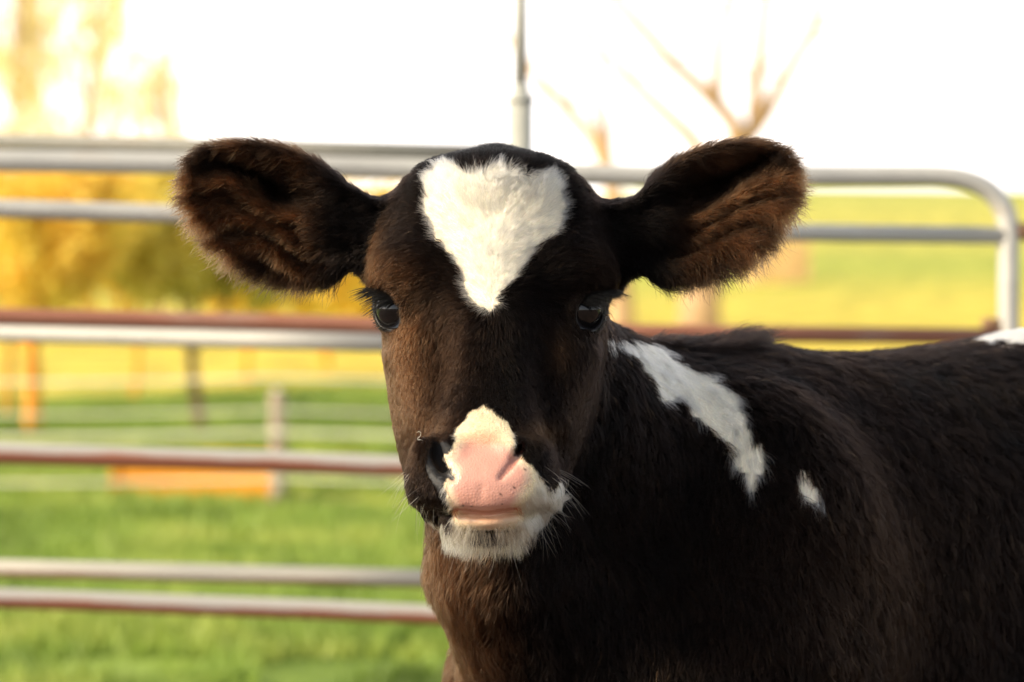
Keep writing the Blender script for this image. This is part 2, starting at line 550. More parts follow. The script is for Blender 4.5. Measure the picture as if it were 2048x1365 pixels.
def build_trough():
    D = 12.6
    c = at_ground(395, D)
    t = empty('feed_trough', c)
    t.rotation_euler.z = math.radians(-4)
    tag(t, 'low orange wooden trough lying in the grass beyond the gates', 'trough')
    Lh, W, H = 0.33, 0.14, 0.19
    for y in (-W, W):
        bm = bmesh.new(); box(bm, -Lh, Lh, y - 0.014, y + 0.014, 0.0, H * 0.52 - 0.002); box(bm, -Lh, Lh, y - 0.014, y + 0.014, H * 0.52 + 0.002, H)
        bm_obj('side_board', bm, M_wood_orange, t, 0.004)
    for x in (-Lh - 0.012, Lh + 0.012):
        bm = bmesh.new(); box(bm, x - 0.012, x + 0.012, -W - 0.03, W + 0.03, -0.01, H + 0.012)
        bm_obj('end_board', bm, M_wood_orange, t, 0.004)
    bm = bmesh.new(); box(bm, -Lh + 0.002, Lh - 0.002, -W + 0.016, W - 0.016, 0.02, 0.045)
    bm_obj('floor_board', bm, M_wood_orange, t, 0.003)
    D = 30
    x = (1550 - 1024) / FPX * D
    z = float(terrain_z(x, D))
    # bale held up on the slope: distance chosen where the slope meets its lower edge
    for D in np.linspace(45, 200, 400):
        x = (1552 - 1024) / FPX * D
        zz = float(terrain_z(x, D))
        if HOR - (zz - CZ) / D * FPX < 566: break
    hgt = 80 / FPX * D; wid = 120 / FPX * D
    bm = bmesh.new(); box(bm, -wid / 2, wid / 2, -hgt * .5, hgt * .5, -0.05, hgt)
    bmesh.ops.subdivide_edges(bm, edges=bm.edges[:], cuts=8, use_grid_fill=True)
    for v in bm.verts:
        v.co += Vector((random.uniform(-1, 1), random.uniform(-1, 1), random.uniform(-1, 1))) * 0.012 * wid
    o = bm_obj('hay_bale', bm, M_hay)
    o.location = (x, D, zz); o.rotation_euler.z = 0.1
    tag(o, 'tan square hay bale lying on the green slope just below the calf\'s ear tip', 'hay bale')
    tw = []
    for s in (-0.28, 0.28):
        yy = hgt * .53; xx = s * wid
        pts = [(xx, -yy, -0.02), (xx, -yy, hgt * 1.03), (xx, yy, hgt * 1.03), (xx, yy, -0.02)]
        tube('twine', pts, 0.012, M_wood_grey, o, 6)


build_trough()


# ------------------------------------------------------------------ trees
def leaf_cloud(name, blobs, n, size, mat, parent, seed):
    """leaf-sized quads gathered in clumps spread through the given ellipsoids (cx,cy,cz,rx,ry,rz)"""
    r = np.random.default_rng(seed)
    P = []
    vol = np.array([b[3] * b[4] * b[5] for b in blobs]); vol = vol / vol.sum()
    for b, v in zip(blobs, vol):
        k = max(6, int(n * v))
        nc = max(3, k // 20)
        d = r.normal(size=(nc, 3)); d /= np.linalg.norm(d, axis=1)[:, None]
        cl = d * (r.random((nc, 1)) ** 0.45)
        idx = r.integers(0, nc, k)
        q = cl[idx] + r.normal(size=(k, 3)) * 0.10
        P.append(q * np.array(b[3:6]) + np.array(b[:3]))
    P = np.concatenate(P)
    k = len(P)
    a = r.normal(size=(k, 3)); a /= np.linalg.norm(a, axis=1)[:, None]
    c = np.cross(a, r.normal(size=(k, 3))); c /= np.linalg.norm(c, axis=1)[:, None]
    s = size * (0.6 + 0.8 * r.random((k, 1)))
    V = np.stack([P - a * s, P + c * s * .5, P + a * s, P - c * s * .5], 1).reshape(-1, 3)
    F = np.arange(4 * k).reshape(-1, 4)
    return mesh_np(name, V, F, mat, parent, smooth=False)


def limb(a, b, r0, r1, bend, n=8, rnd=random):
    a, b = Vector(a), Vector(b)
    off = Vector((rnd.uniform(-1, 1), rnd.uniform(-1, 1), rnd.uniform(-0.4, 0.4))) * bend * (b - a).length
    pts, rad = [], []
    for i in range(n + 1):
        t = i / n
        pts.append(a.lerp(b, t) + off * math.sin(t * math.pi) + Vector((rnd.uniform(-1, 1), rnd.uniform(-1, 1), 0)) * 0.012 * (b - a).length)
        rad.append(r0 + (r1 - r0) * t)
    return pts, rad


def merge_tubes(name, tubes, mat, parent, seg=8):
    V, F = [], []
    for pts, rad in tubes:
        v, f = tube_mesh(pts, rad, seg)
        o = len(V)
        V += v
        F += [tuple(i + o for i in ff) for ff in f]
    me = bpy.data.meshes.new(name)
    me.from_pydata([tuple(v) for v in V], [], F)
    me.update()
    return link(name, me, mat, parent)


def orchard_tree(p, D, tw, lean, crown, leaves, mat, label, seed, bark=None, n=9000, size=0.035):
    """trunk at picture column p; crown = list of (col, row, halfwidth, halfheight) at that distance"""
    rnd = random.Random(seed)
    base = at_ground(p, D)
    t = empty(leaves, base)
    tag(t, label, 'tree', 'young autumn trees behind the gates')
    blobs = []
    for (c, r, a, b) in crown:
        q = PX(c, r, D) - base
        blobs.append((q.x, rnd.uniform(-.3, .3), q.z, a / FPX * D, a / FPX * D * 0.8, b / FPX * D))
    top = Vector((blobs[0][0], 0, blobs[0][2]))
    fork = Vector((lean, 0, 0.45))
    tubes = [limb((0, 0, -0.05), fork, tw, tw * 0.8, 0.02, rnd=rnd)]
    for bl in blobs:
        c = Vector(bl[:3])
        tubes.append(limb(fork, c + Vector((0, 0, bl[5] * .3)), tw * .6, tw * .2, 0.08, rnd=rnd))
        for k in range(5):
            d = Vector((rnd.uniform(-1, 1) * bl[3], rnd.uniform(-1, 1) * bl[4], rnd.uniform(-.4, 1) * bl[5])) * 0.8
            tubes.append(limb(fork.lerp(c, 0.6), c + d, tw * .3, tw * .08, 0.1, rnd=rnd))
    merge_tubes('trunk', tubes, bark or M_bark, t)
    leaf_cloud('crown', blobs, n, size, mat, t, seed)
    return t


orchard_tree(62, 16.9, 0.058, 0.01, [(80, 480, 170, 150), (-60, 380, 110, 110), (190, 380, 90, 70)], 'autumn_tree', M_leaf_gold,
             'golden-leaved young tree on a bright orange trunk at the pasture edge', 3, M_wood_stake, 6500)
orchard_tree(400, 17.4, 0.040, -0.06, [(330, 500, 140, 125), (500, 520, 110, 95), (330, 380, 90, 50)], 'autumn_tree', M_leaf_green,
             'yellow-green young tree on a dark brown trunk', 5, M_bark, 6500)
orchard_tree(15, 19.5, 0.03, 0.02, [(-60, 450, 110, 180), (40, 520, 100, 110)], 'autumn_tree', M_leaf_gold,
             'golden young tree on a thin orange trunk at the picture edge', 8, M_wood_stake, 5000)
orchard_tree(268, 21.5, 0.028, 0.03, [(210, 520, 150, 110), (160, 400, 150, 80), (330, 400, 120, 60)], 'autumn_tree', M_leaf_gold,
             'golden young tree on a pale slanting trunk between the two stouter trunks', 9, M_wood_orange, 7000)
orchard_tree(492, 25, 0.035, 0.05, [(600, 500, 150, 125), (450, 420, 150, 90), (480, 560, 150, 70)], 'autumn_tree', M_leaf_gold,
             'golden tree with a faint orange trunk beyond the dark-trunked tree', 12, M_wood_orange, 10000, 0.05)
orchard_tree(652, 28, 0.045, -0.02, [(700, 500, 140, 125), (820, 480, 120, 110), (760, 580, 120, 60)], 'autumn_tree', M_leaf_gold,
             'low golden tree furthest along the row, just left of the calf face', 14, M_wood_orange, 10000, 0.055)


M_leaf_pale = leaf_mat('pale_yellow_leaves', (0.86, 0.78, 0.42), (0.94, 0.87, 0.55), (0.95, 0.82, 0.48))


def poplar(p, D, hw, top, label, seed, n):
    rnd = random.Random(seed)
    base = at_ground(p, D)
    t = empty('poplar_tree', base)
    tag(t, label, 'tree', 'tall pale poplars behind the young trees')
    h = PX(0, top, D).z - base.z
    w_ = hw / FPX * D
    tubes = [limb((0, 0, -.1), (0, 0, h * .97), .10, .012, .01, 14, rnd)]
    blobs = []
    for k in range(22):
        z = h * (.25 + .70 * rnd.random())
        a = rnd.uniform(0, 6.28)
        o_ = Vector((math.cos(a), math.sin(a), 0)) * w_ * rnd.uniform(.15, .8) * (1.1 - .5 * z / h)
        c = Vector((0, 0, z)) + o_
        tubes.append(limb((0, 0, z - .14 * h * rnd.random() - .3), c + Vector((0, 0, .5)), .028, .006, .06, 6, rnd))
        blobs.append((c.x, c.y, c.z, w_ * .30, w_ * .30, w_ * rnd.uniform(.6, 1.1)))
    merge_tubes('trunk', tubes, M_bark_pale, t, 6)
    leaf_cloud('crown', blobs, n, .035, M_leaf_pale, t, seed)


poplar(30, 40, 175, -260, 'pale poplar at the picture edge, its sparse leaves bleached by the sky', 51, 14000)
poplar(175, 44, 150, -190, 'pale poplar in the middle of the three, above the top rail', 52, 12000)
poplar(320, 48, 110, 40, 'shortest of the three pale poplars, nearest the calf ear', 53, 7000)


def bare_tree(name, base, limbs, D, label, mat, tr, seed, extra=5):
    rnd = random.Random(seed)
    t = empty(name, base)
    tag(t, label, 'tree', 'bare trees on the right')
    tubes = []

    def pt(c, r, dy=0.0):
        return PX(c, r, D + dy) - base
    for k, (path, r0, r1) in enumerate(limbs):
        pts = []
        dy = 0 if k == 0 else rnd.uniform(-1.2, 1.2)
        for i, (c, r) in enumerate(path):
            pts.append(pt(c, r, dy * i / len(path)))
        fine = []
        for a, b in zip(pts[:-1], pts[1:]):
            for i in range(5):
                fine.append(a.lerp(b, i / 5) + Vector((rnd.uniform(-1, 1), rnd.uniform(-1, 1), rnd.uniform(-1, 1))) * r0 * 0.15)
        fine.append(pts[-1])
        n = len(fine)
        rr = [(r0 + (r1 - r0) * i / (n - 1)) * 1.25 for i in range(n)]
        tubes.append((fine, rr))
        if k:
            for e in range(extra):
                i = rnd.randrange(n // 3, n)
                d = Vector((rnd.uniform(-1, 1), rnd.uniform(-.6, .6), rnd.uniform(0.2, 1.2))) * rnd.uniform(0.4, 1.1)
                tubes.append(limb(fine[i], fine[i] + d, rr[i] * .35, 0.006, 0.12, 6, rnd))
    merge_tubes('trunk', tubes[:1], mat, t, 12)
    merge_tubes('limbs', tubes[1:], mat, t, 8)
    return t


D = 44.0
bt = bare_tree('bare_tree', at_ground(1400, D), [
    ([(1400, 663), (1400, 600), (1412, 500), (1420, 400), (1440, 330)], 0.26, 0.17),
    ([(1440, 335), (1480, 265), (1430, 205), (1340, 120), (1240, 10), (1180, -60)], 0.13, 0.05),
    ([(1435, 330), (1505, 260), (1515, 160), (1530, 30), (1535, -60)], 0.13, 0.05),
    ([(1440, 330), (1520, 245), (1580, 140), (1650, 15), (1680, -50)], 0.12, 0.04),
    ([(1430, 215), (1436, 110), (1455, 0), (1460, -70)], 0.09, 0.04),
    ([(1430, 345), (1380, 270), (1290, 190), (1185, 85), (1120, 0)], 0.11, 0.04),
], D, 'bare pale-barked tree whose trunk stands below the calf\'s right-hand ear', M_bark_pale, 0.3, 21)
D = 36.0
bare_tree('bare_tree', at_ground(1240, D), [
    ([(1240, 690), (1236, 560), (1230, 440), (1222, 340)], 0.15, 0.09),
    ([(1222, 345), (1180, 270), (1100, 180), (1060, 130), (985, 50), (940, -30)], 0.085, 0.03),
    ([(1222, 345), (1200, 250), (1130, 100), (1090, -20)], 0.05, 0.015),
    ([(1224, 350), (1215, 240), (1190, 60)], 0.04, 0.012),
], D, 'slimmer bare tree leaning its limbs left across the thin grey post', M_bark_pale, 0.2, 33, 3)

# ------------------------------------------------------------------ the calf: one continuous implicit body
K = D0 / FPX            # metres per picture pixel (2048 wide) at the face


def table(rows, sm=14):
    rows = np.array(rows, float)
    q = np.arange(rows[0, 0] - 60, rows[-1, 0] + 60, 2.0)
    out = []
    ker = np.exp(-0.5 * (np.arange(-30, 31) * 2.0 / sm) ** 2); ker /= ker.sum()
    for c in range(1, rows.shape[1]):
        v = np.interp(q, rows[:, 0], rows[:, c])
        v = np.convolve(np.pad(v, 30, mode='edge'), ker, mode='valid')
        out.append(v.astype(np.float32))
    return q.astype(np.float32), out


def loft(P, Q, d, T, n=2.4, m=2.0, cap=6.0):
    """closed cross-sections stacked down the head; T rows: Q, cx, halfwidth(px), front, widest, back (mm)"""
    q, (cx, w, yf, ym, yb) = T
    cx = np.interp(Q, q, cx); w = np.interp(Q, q, w) * K
    yf = np.interp(Q, q, yf) * 1e-3; ym = np.interp(Q, q, ym) * 1e-3; yb = np.interp(Q, q, yb) * 1e-3
    a = (P - cx) * K
    e = d - ym
    E = np.where(e < 0, ym - yf, yb - ym)
    g = (np.abs(a / w) ** n + np.abs(e / E) ** (m if n == m else m)) ** (2.0 / (n + m)) + 1e-4
    ln = np.sqrt(a * a + e * e) + 1e-5
    f = (1 - 1 / g) * ln
    f = np.where(g < 0.3, -np.minimum(w, np.abs(E)) * 0.7, f)
    q0, q1 = q[0] + 60, q[-1] - 60
    return np.maximum(f, np.maximum(q0 - Q, Q - q1) * K)


def smin(a, b, k):
    h = np.clip(0.5 + 0.5 * (b - a) / k, 0, 1)
    return b + (a - b) * h - k * h * (1 - h)


def smax(a, b, k): return -smin(-a, -b, k)


def ell(X, c, r):
    q = [(X[i] - c[i]) / r[i] for i in range(3)]
    k0 = np.sqrt(q[0] ** 2 + q[1] ** 2 + q[2] ** 2)
    k1 = np.sqrt(sum((q[i] / r[i]) ** 2 for i in range(3))) + 1e-6
    return k0 * (k0 - 1) / k1


def cone(X, a, b, ra, rb):
    a = np.array(a, float); b = np.array(b, float)
    ab = b - a
    t = sum((X[i] - a[i]) * ab[i] for i in range(3)) / (ab @ ab)
    t = np.clip(t, 0, 1)
    dd = np.sqrt(sum((X[i] - a[i] - t * ab[i]) ** 2 for i in range(3)))
    return dd - (ra + (rb - ra) * t)


def chain(X, pts, rads):
    f = None
    for i in range(len(pts) - 1):
        g = cone(X, pts[i], pts[i + 1], rads[i], rads[i + 1])
        f = g if f is None else np.minimum(f, g)
    return f


T_skull = table([
    (303, 990, 6, 92, 100, 108), (308, 990, 60, 78, 100, 118), (318, 990, 104, 64, 98, 134), (330, 990, 128, 50, 96, 150), (346, 989, 150, 40, 94, 162), (370, 988, 182, 29, 92, 175), (400, 987, 200, 23, 88, 180),
    (450, 986, 228, 16, 84, 185), (500, 985, 243, 12, 80, 188), (560, 984, 241, 11, 76, 188), (610, 984, 226, 12, 75, 185), (660, 985, 214, 12, 74, 180),
    (720, 983, 209, 10, 70, 172), (800, 982, 201, 4, 60, 160), (870, 980, 187, -6, 42, 138), (930, 976, 168, -20, 22, 105), (980, 972, 146, -28, 5, 80),
    (1020, 970, 122, -30, -2, 60), (1050, 972, 90, -22, 0, 45), (1075, 975, 30, 0, 10, 25)], 13)
T_bridge = table([
    (430, 986, 60, 40, 60, 100), (500, 986, 88, 20, 60, 110), (560, 985, 98, 7, 60, 110), (620, 985, 98, -2, 55, 110), (680, 984, 94, -14, 45, 110), (750, 982, 92, -34, 30, 90),
    (820, 979, 100, -58, 5, 60), (870, 976, 112, -75, -15, 40), (920, 972, 126, -89, -30, 30), (960, 970, 130, -96, -40, 20), (1000, 968, 110, -92, -40, 10)], 20)
T_muzzle = table([
    (855, 970, 40, -52, -30, 0), (880, 969, 112, -75, -35, 10), (905, 968, 134, -86, -42, 20), (935, 966, 147, -95, -48, 20), (965, 966, 152, -101, -50, 20), (995, 968, 150, -102, -50, 15), (1013, 970, 138, -98, -50, 10),
    (1026, 972, 114, -90, -50, 0), (1033, 974, 60, -72, -50, -10)], 7)
T_chin = table([
    (1012, 976, 60, -68, -40, 10), (1022, 977, 92, -78, -40, 20), (1034, 978, 99, -90, -42, 25), (1050, 978, 93, -91, -42, 25), (1062, 978, 78, -84, -40, 20), (1072, 978, 50, -66, -38, 10), (1080, 978, 20, -48, -35, -10)], 6)

BDIR = np.array([0.80, 0.60, 0.0])          # the calf's body runs right and away
BPER = np.array([0.60, -0.80, 0.0])         # towards the camera side
C0 = np.array([0.035, 2.47, 0.0])


def bp(s, per, z): return C0 + BDIR * s + BPER * per + np.array([0, 0, z])


ST = np.array([  # s, top, bottom, half width
    (-0.03, .76, .60, .045), (0.0, .80, .53, .085), (.06, .865, .47, .125), (.14, .905, .435, .150), (.25, .921, .415, .168), (.38, .914, .40, .188), (.50, .922, .395, .20), (.57, .930, .395, .205),
    (.72, .945, .415, .208), (.85, .940, .455, .195), (.95, .915, .50, .165), (1.02, .87, .56, .12), (1.06, .80, .62, .05)])
_s = np.arange(-0.1, 1.2, 0.01)
_ker = np.exp(-0.5 * (np.arange(-12, 13) * 0.01 / 0.035) ** 2); _ker /= _ker.sum()
ST_T = [np.convolve(np.pad(np.interp(_s, ST[:, 0], ST[:, c]), 12, mode='edge'), _ker, mode='valid') for c in (1, 2, 3)]


def sd_torso(X):
    s = (X[0] - C0[0]) * BDIR[0] + (X[1] - C0[1]) * BDIR[1]
    p = (X[0] - C0[0]) * BPER[0] + (X[1] - C0[1]) * BPER[1]
    top = np.interp(s, _s, ST_T[0]); bot = np.interp(s, _s, ST_T[1]); hw = np.interp(s, _s, ST_T[2])
    zc = (top * 0.48 + bot * 0.52); hh = (top - bot) / 2
    zz = X[2] - (top + bot) / 2
    wz = hw * (1.0 - 0.16 * np.clip(zz / hh, 0, 1) ** 2)
    n = 2.3
    g = (np.abs(p / wz) ** n + np.abs(zz / hh) ** n) ** (1 / n) + 1e-4
    ln = np.sqrt(p * p + zz * zz)
    f = (1 - 1 / g) * ln
    f = np.where(g < 0.3, -hw * .7, f)
    return np.maximum(f, np.maximum(-0.035 - s, s - 1.065))


def V3(P, Q, d):
    y = D0 + d
    return np.array([(P - 1024) / FPX * y, y, CZ + (HOR - Q) / FPX * y])


def leg(X, s, side, front):
    if front:
        pts = [bp(s + .03, side * .115, .66), bp(s - .01, side * .125, .50), bp(s + .015, side * .115, .33), bp(s + .02, side * .11, .30), bp(s + .02, side * .108, .12), bp(s + .005, side * .108, .065), bp(s - .015, side * .108, .02)]
        r = [.085, .062, .036, .033, .022, .026, .034]
    else:
        pts = [bp(s + .0, side * .12, .70), bp(s - .08, side * .13, .50), bp(s + .05, side * .115, .34), bp(s + .045, side * .11, .30), bp(s + .01, side * .11, .12), bp(s - .005, side * .11, .065), bp(s - .025, side * .11, .02)]
        r = [.13, .085, .036, .034, .024, .026, .034]
    return chain(X, pts, r)


def sd_body(X):
    f = sd_torso(X)
    # neck: from behind the skull down and back into the shoulders
    nk = chain(X, [V3(985, 600, .125), V3(1040, 800, .155), bp(.10, 0, .73)], [.078, .090, .120])
    nk = smin(nk, chain(X, [V3(1000, 900, .095), V3(1008, 1130, .12), bp(.040, .0, .64)], [.052, .064, .094]), .05)
    nk = smin(nk, chain(X, [V3(1130, 840, .19), bp(.20, 0, .805), ], [.080, .108]), .05)
    f = smin(f, nk, .055)
    # shoulder and point of shoulder on the camera side, and the far one
    f = smin(f, ell(X, bp(.155, .095, .70), (.115, .085, .19)), .05)
    f = smin(f, ell(X, bp(.155, -.095, .70), (.115, .085, .19)), .05)
    f = smin(f, ell(X, bp(.06, .075, .60), (.075, .065, .09)), .04)
    f = smin(f, ell(X, bp(.025, -.085, .60), (.064, .060, .10)), .04)
    # thigh
    f = smin(f, ell(X, bp(.88, .12, .68), (.13, .09, .20)), .06)
    f = smin(f, ell(X, bp(.88, -.12, .68), (.13, .09, .20)), .06)
    low = X[2] < 0.80
    for s, sd_, fr in ((.10, 1, True), (.10, -1, True), (.93, 1, False), (.88, -1, False)):
        f = smin(f, leg(X, s, sd_, fr), .035)
    # tail
    f = smin(f, chain(X, [bp(1.03, 0, .86), bp(1.085, 0, .78), bp(1.10, 0, .55), bp(1.09, 0, .36)], [.024, .018, .012, .016]), .02)
    return f


# eyes
EYES = []
for side, c, gaze, lng in ((-1, V3(800, 618, .043), (-0.70, -0.71, 0.0), (0.50, -0.46, -0.73)), (1, V3(1156, 620, .040), (0.66, -0.75, 0.0), (-0.50, -0.46, -0.73))):
    g = np.array(gaze) / np.linalg.norm(gaze)
    L = np.array(lng); L = L - g * (L @ g); L /= np.linalg.norm(L)
    Hh = np.cross(g, L)
    if Hh[2] < 0: Hh = -Hh
    EYES.append(dict(side=side, c=c, g=g, L=L, H=Hh, R=0.0190))

EAR_L = np.array([(752, 400), (715, 378), (672, 352), (640, 324), (600, 298), (560, 284), (515, 276), (460, 275), (412, 284), (378, 304), (362, 335), (360, 372), (378, 422), (412, 474), (455, 516), (505, 548), (560, 566), (620, 572), (675, 560), (712, 545), (738, 560), (790, 560), (800, 400)], float)
EAR_R = np.array([(1228, 412), (1262, 400), (1300, 364), (1345, 322), (1392, 294), (1440, 278), (1495, 272), (1545, 279), (1582, 298), (1600, 330), (1602, 372), (1592, 405), (1564, 450), (1530, 496), (1488, 532), (1436, 554), (1380, 564), (1320, 566), (1275, 556), (1252, 566), (1230, 590), (1180, 575), (1180, 420)], float)


for _e in (EAR_L, EAR_R):                   # room for the fringe
    _c = np.array([560.0 if _e is EAR_L else 1405.0, 425.0])
    _e[:] = _c + (_e - _c) * np.array([0.965, 0.93])


def poly_sd(P, Q, poly):
    d2 = np.full(P.shape, 1e12, np.float32)
    ins = np.zeros(P.shape, bool)
    n = len(poly)
    for i in range(n):
        ax, ay = poly[i]; bx, by = poly[(i + 1) % n]
        ex, ey = bx - ax, by - ay
        wx, wy = P - ax, Q - ay
        t = np.clip((wx * ex + wy * ey) / (ex * ex + ey * ey), 0, 1)
        dx, dy = wx - ex * t, wy - ey * t
        d2 = np.minimum(d2, dx * dx + dy * dy)
        c = ((ay > Q) != (by > Q)) & (P < (bx - ax) * (Q - ay) / (by - ay + 1e-9) + ax)
        ins ^= c
    return np.where(ins, -1, 1) * np.sqrt(d2)


def ear_v(P, Q, u):
    c = np.where(P < 985, 430.0, 425.0)
    v = (Q - c) / 100.0 + 1.3 * (u - 0.5)
    return v * (1.0 - .45 * (u - .5)) + .10 * np.sin(u * 11 + v * 2.0) + .07 * np.sin(Q * .045 + P * .021)


def sd_ear(P, Q, d, left):
    poly = EAR_L if left else EAR_R
    u = ((750 - P) if left else (P - 1235)) / 380.0       # 0 at the root, 1 at the tip
    pd = poly_sd(P, Q, poly)
    ins = np.clip(-pd, 0, 200)
    # cupped sheet: rims stand forward, the hollow lies back, two soft folds run along it
    cen = np.clip(1 - np.exp(-ins / 34.0), 0, 1)
    base_d = 0.078 - 0.020 * np.clip(u, -.3, 1) + 0.006 * np.clip(u, 0, 1) ** 2
    v = ear_v(P, Q, u)
    vv = v if True else v
    fold = 0.0085 * np.exp(-((vv + 0.12) / 0.16) ** 2) + 0.0070 * np.exp(-((vv - 0.35) / 0.15) ** 2) + 0.0065 * np.exp(-((vv - 0.85) / 0.15) ** 2)
    fold = fold * smooth01(u * 2.6 - 0.35) * smooth01((1.0 - u) * 6)
    hollow = 0.028 * np.exp(-((u - 0.56) / 0.19) ** 2 - ((vv + 0.58) / 0.22) ** 2)
    ds = base_d + 0.017 * cen + hollow - fold
    th = 0.0055 + 0.010 * smooth01(1 - u * 2.2)
    f = smax(pd * K, np.abs(d - ds) - th, 0.006)
    # fleshy root
    s = -1 if left else 1
    X = (P * K, d, -Q * K)
    rootc = cone(X, ((985 + s * 205) * K, .092, -480 * K), ((985 + s * 330) * K, .082, -455 * K), .031, .017)
    return smin(f, rootc, .012)


NOSTRIL_L = [(870, 893, 14), (872, 918, 18), (884, 940, 17), (905, 957, 9)]
NOSTRIL_R = [(1042, 889, 13), (1037, 906, 12), (1021, 930, 8.5), (1001, 956, 5.5)]


def mouth_q(P, Q):
    # the mouth line rises towards its far corner and dips in the middle
    x = P - 972
    return Q + 7.0 * np.clip(x / 80, 0, 1.6) ** 2 + 3.0 * np.clip(-x / 70, 0, 1.5) ** 2 - 3.5 * np.exp(-(x / 26) ** 2)


def sd_head(P, Q, d, X):
    H = (P * K, d, -Q * K)

    def hp(p, q, dd): return (p * K, dd * 1e-3, -q * K)
    sk = loft(P, Q, d, T_skull, 2.5, 2.1)
    br = loft(P, Q, d, T_bridge, 3.0, 2.3)
    f = smin(sk, br, .028)
    # brow ridges and cheek bones
    for s in (-1, 1):
        f = smin(f, ell(H, hp(985 + s * 165, 552, 38), (.030, .019, .022)), .026)
        f = smin(f, cone(H, hp(985 + s * 150, 700, 34), hp(982 + s * 118, 830, 6), .020, .016), .03)
        f = smin(f, ell(H, hp(985 + s * 60, 368, 60), (.036, .03, .020)), .03)
    # eyes: bulging lids around the ball, almond opening between them
    for e in EYES:
        r = [X[i] - e['c'][i] for i in range(3)]
        dist = np.sqrt(r[0] ** 2 + r[1] ** 2 + r[2] ** 2)
        a = sum(r[i] * e['g'][i] for i in range(3))
        l = sum(r[i] * e['L'][i] for i in range(3))
        h = sum(r[i] * e['H'][i] for i in range(3))
        f = smin(f, dist - (e['R'] + 0.0032), .009)
        almond = (np.abs(h) - 0.0150 * np.clip(1 - (l / 0.0200) ** 2, -2, 1)) * 0.75
        cut = smax(almond, -(a - 0.004), .002)
        f = smax(f, -cut, .0022)
        # heavy fold of the upper lid
        fp_ = []
        for t in (-1.0, -.7, -.35, 0, .35, .7, 1.0):
            l0, h0 = .0185 * t, .0172 * (1 - .55 * t * t)
            a0 = math.sqrt(max(1e-6, (e['R'] + .0026) ** 2 - l0 * l0 - h0 * h0 * .55))
            fp_.append(e['c'] + e['g'] * a0 * .80 + e['L'] * l0 + e['H'] * h0)
        f = smin(f, chain(X, fp_, [.0016, .0028, .0036, .0038, .0034, .0026, .0014]), .0035)
        cr = np.abs(dist - (e['R'] + 0.0085)) - 0.0012
        up = (h * (1 if e['side'] > 0 else -1)) 
    qm = np.where(Q > 985, Q + (mouth_q(P, Q) - Q) * smooth01((Q - 985) / 25), Q)
    mz = loft(P, qm, d, T_muzzle, 2.7, 2.2)
    ch = loft(P, Q + (mouth_q(P, Q) - Q) * smooth01((1060 - Q) / 30), d, T_chin, 2.1, 2.0)
    f = smin(f, mz, .016)
    # nostril wings and the pad between
    f = smin(f, ell(H, hp(846, 930, -62), (.011, .020, .022)), .012)
    f = smin(f, ell(H, hp(1070, 928, -67), (.013, .020, .020)), .012)
    f = smin(f, ell(H, hp(1044, 950, -84), (.011, .012, .013)), .010)
    f = smin(f, ell(H, hp(915, 985, -86), (.012, .012, .012)), .010)
    f = smin(f, ell(H, hp(905, 905, -78), (.012, .012, .010)), .010)
    f = smin(f, ell(H, hp(1022, 900, -78), (.012, .012, .010)), .010)
    for pts, s in ((NOSTRIL_L, -1), (NOSTRIL_R, 1)):
        ys = {-1: (-82, -89, -95, -99), 1: (-80, -89, -96, -101)}[s]
        g = chain(H, [hp(p + s * 0, q, yy) for (p, q, r), yy in zip(pts, ys)], [r * K * 0.92 for _, _, r in pts])
        g2 = chain(H, [hp(p - s * 6, q - 3, yy + 14) for (p, q, r), yy in zip(pts, ys)], [r * K * 1.0 for _, _, r in pts])
        g3 = chain(H, [hp(p - s * 14, q - 6, yy + 34) for (p, q, r), yy in zip(pts, ys)], [r * K * 0.9 for _, _, r in pts])
        f = smax(f, -smin(smin(g, g2, .004), g3, .006), .003)
    f = smin(f, ch, .0028)
    # philtrum and mouth line
    mo = [(838, 1012, -58), (870, 1020, -78), (905, 1021, -92), (945, 1023, -99), (972, 1025, -100), (1000, 1022, -98), (1025, 1019, -96), (1050, 1015, -90), (1078, 1009, -75)]
    f = smax(f, -chain(H, [hp(*m) for m in mo], [.0020] * 9), .0035)
    f = smax(f, -cone(H, hp(962, 975, -104.5), hp(962, 1012, -105), .0015, .0015), .004)
    return f


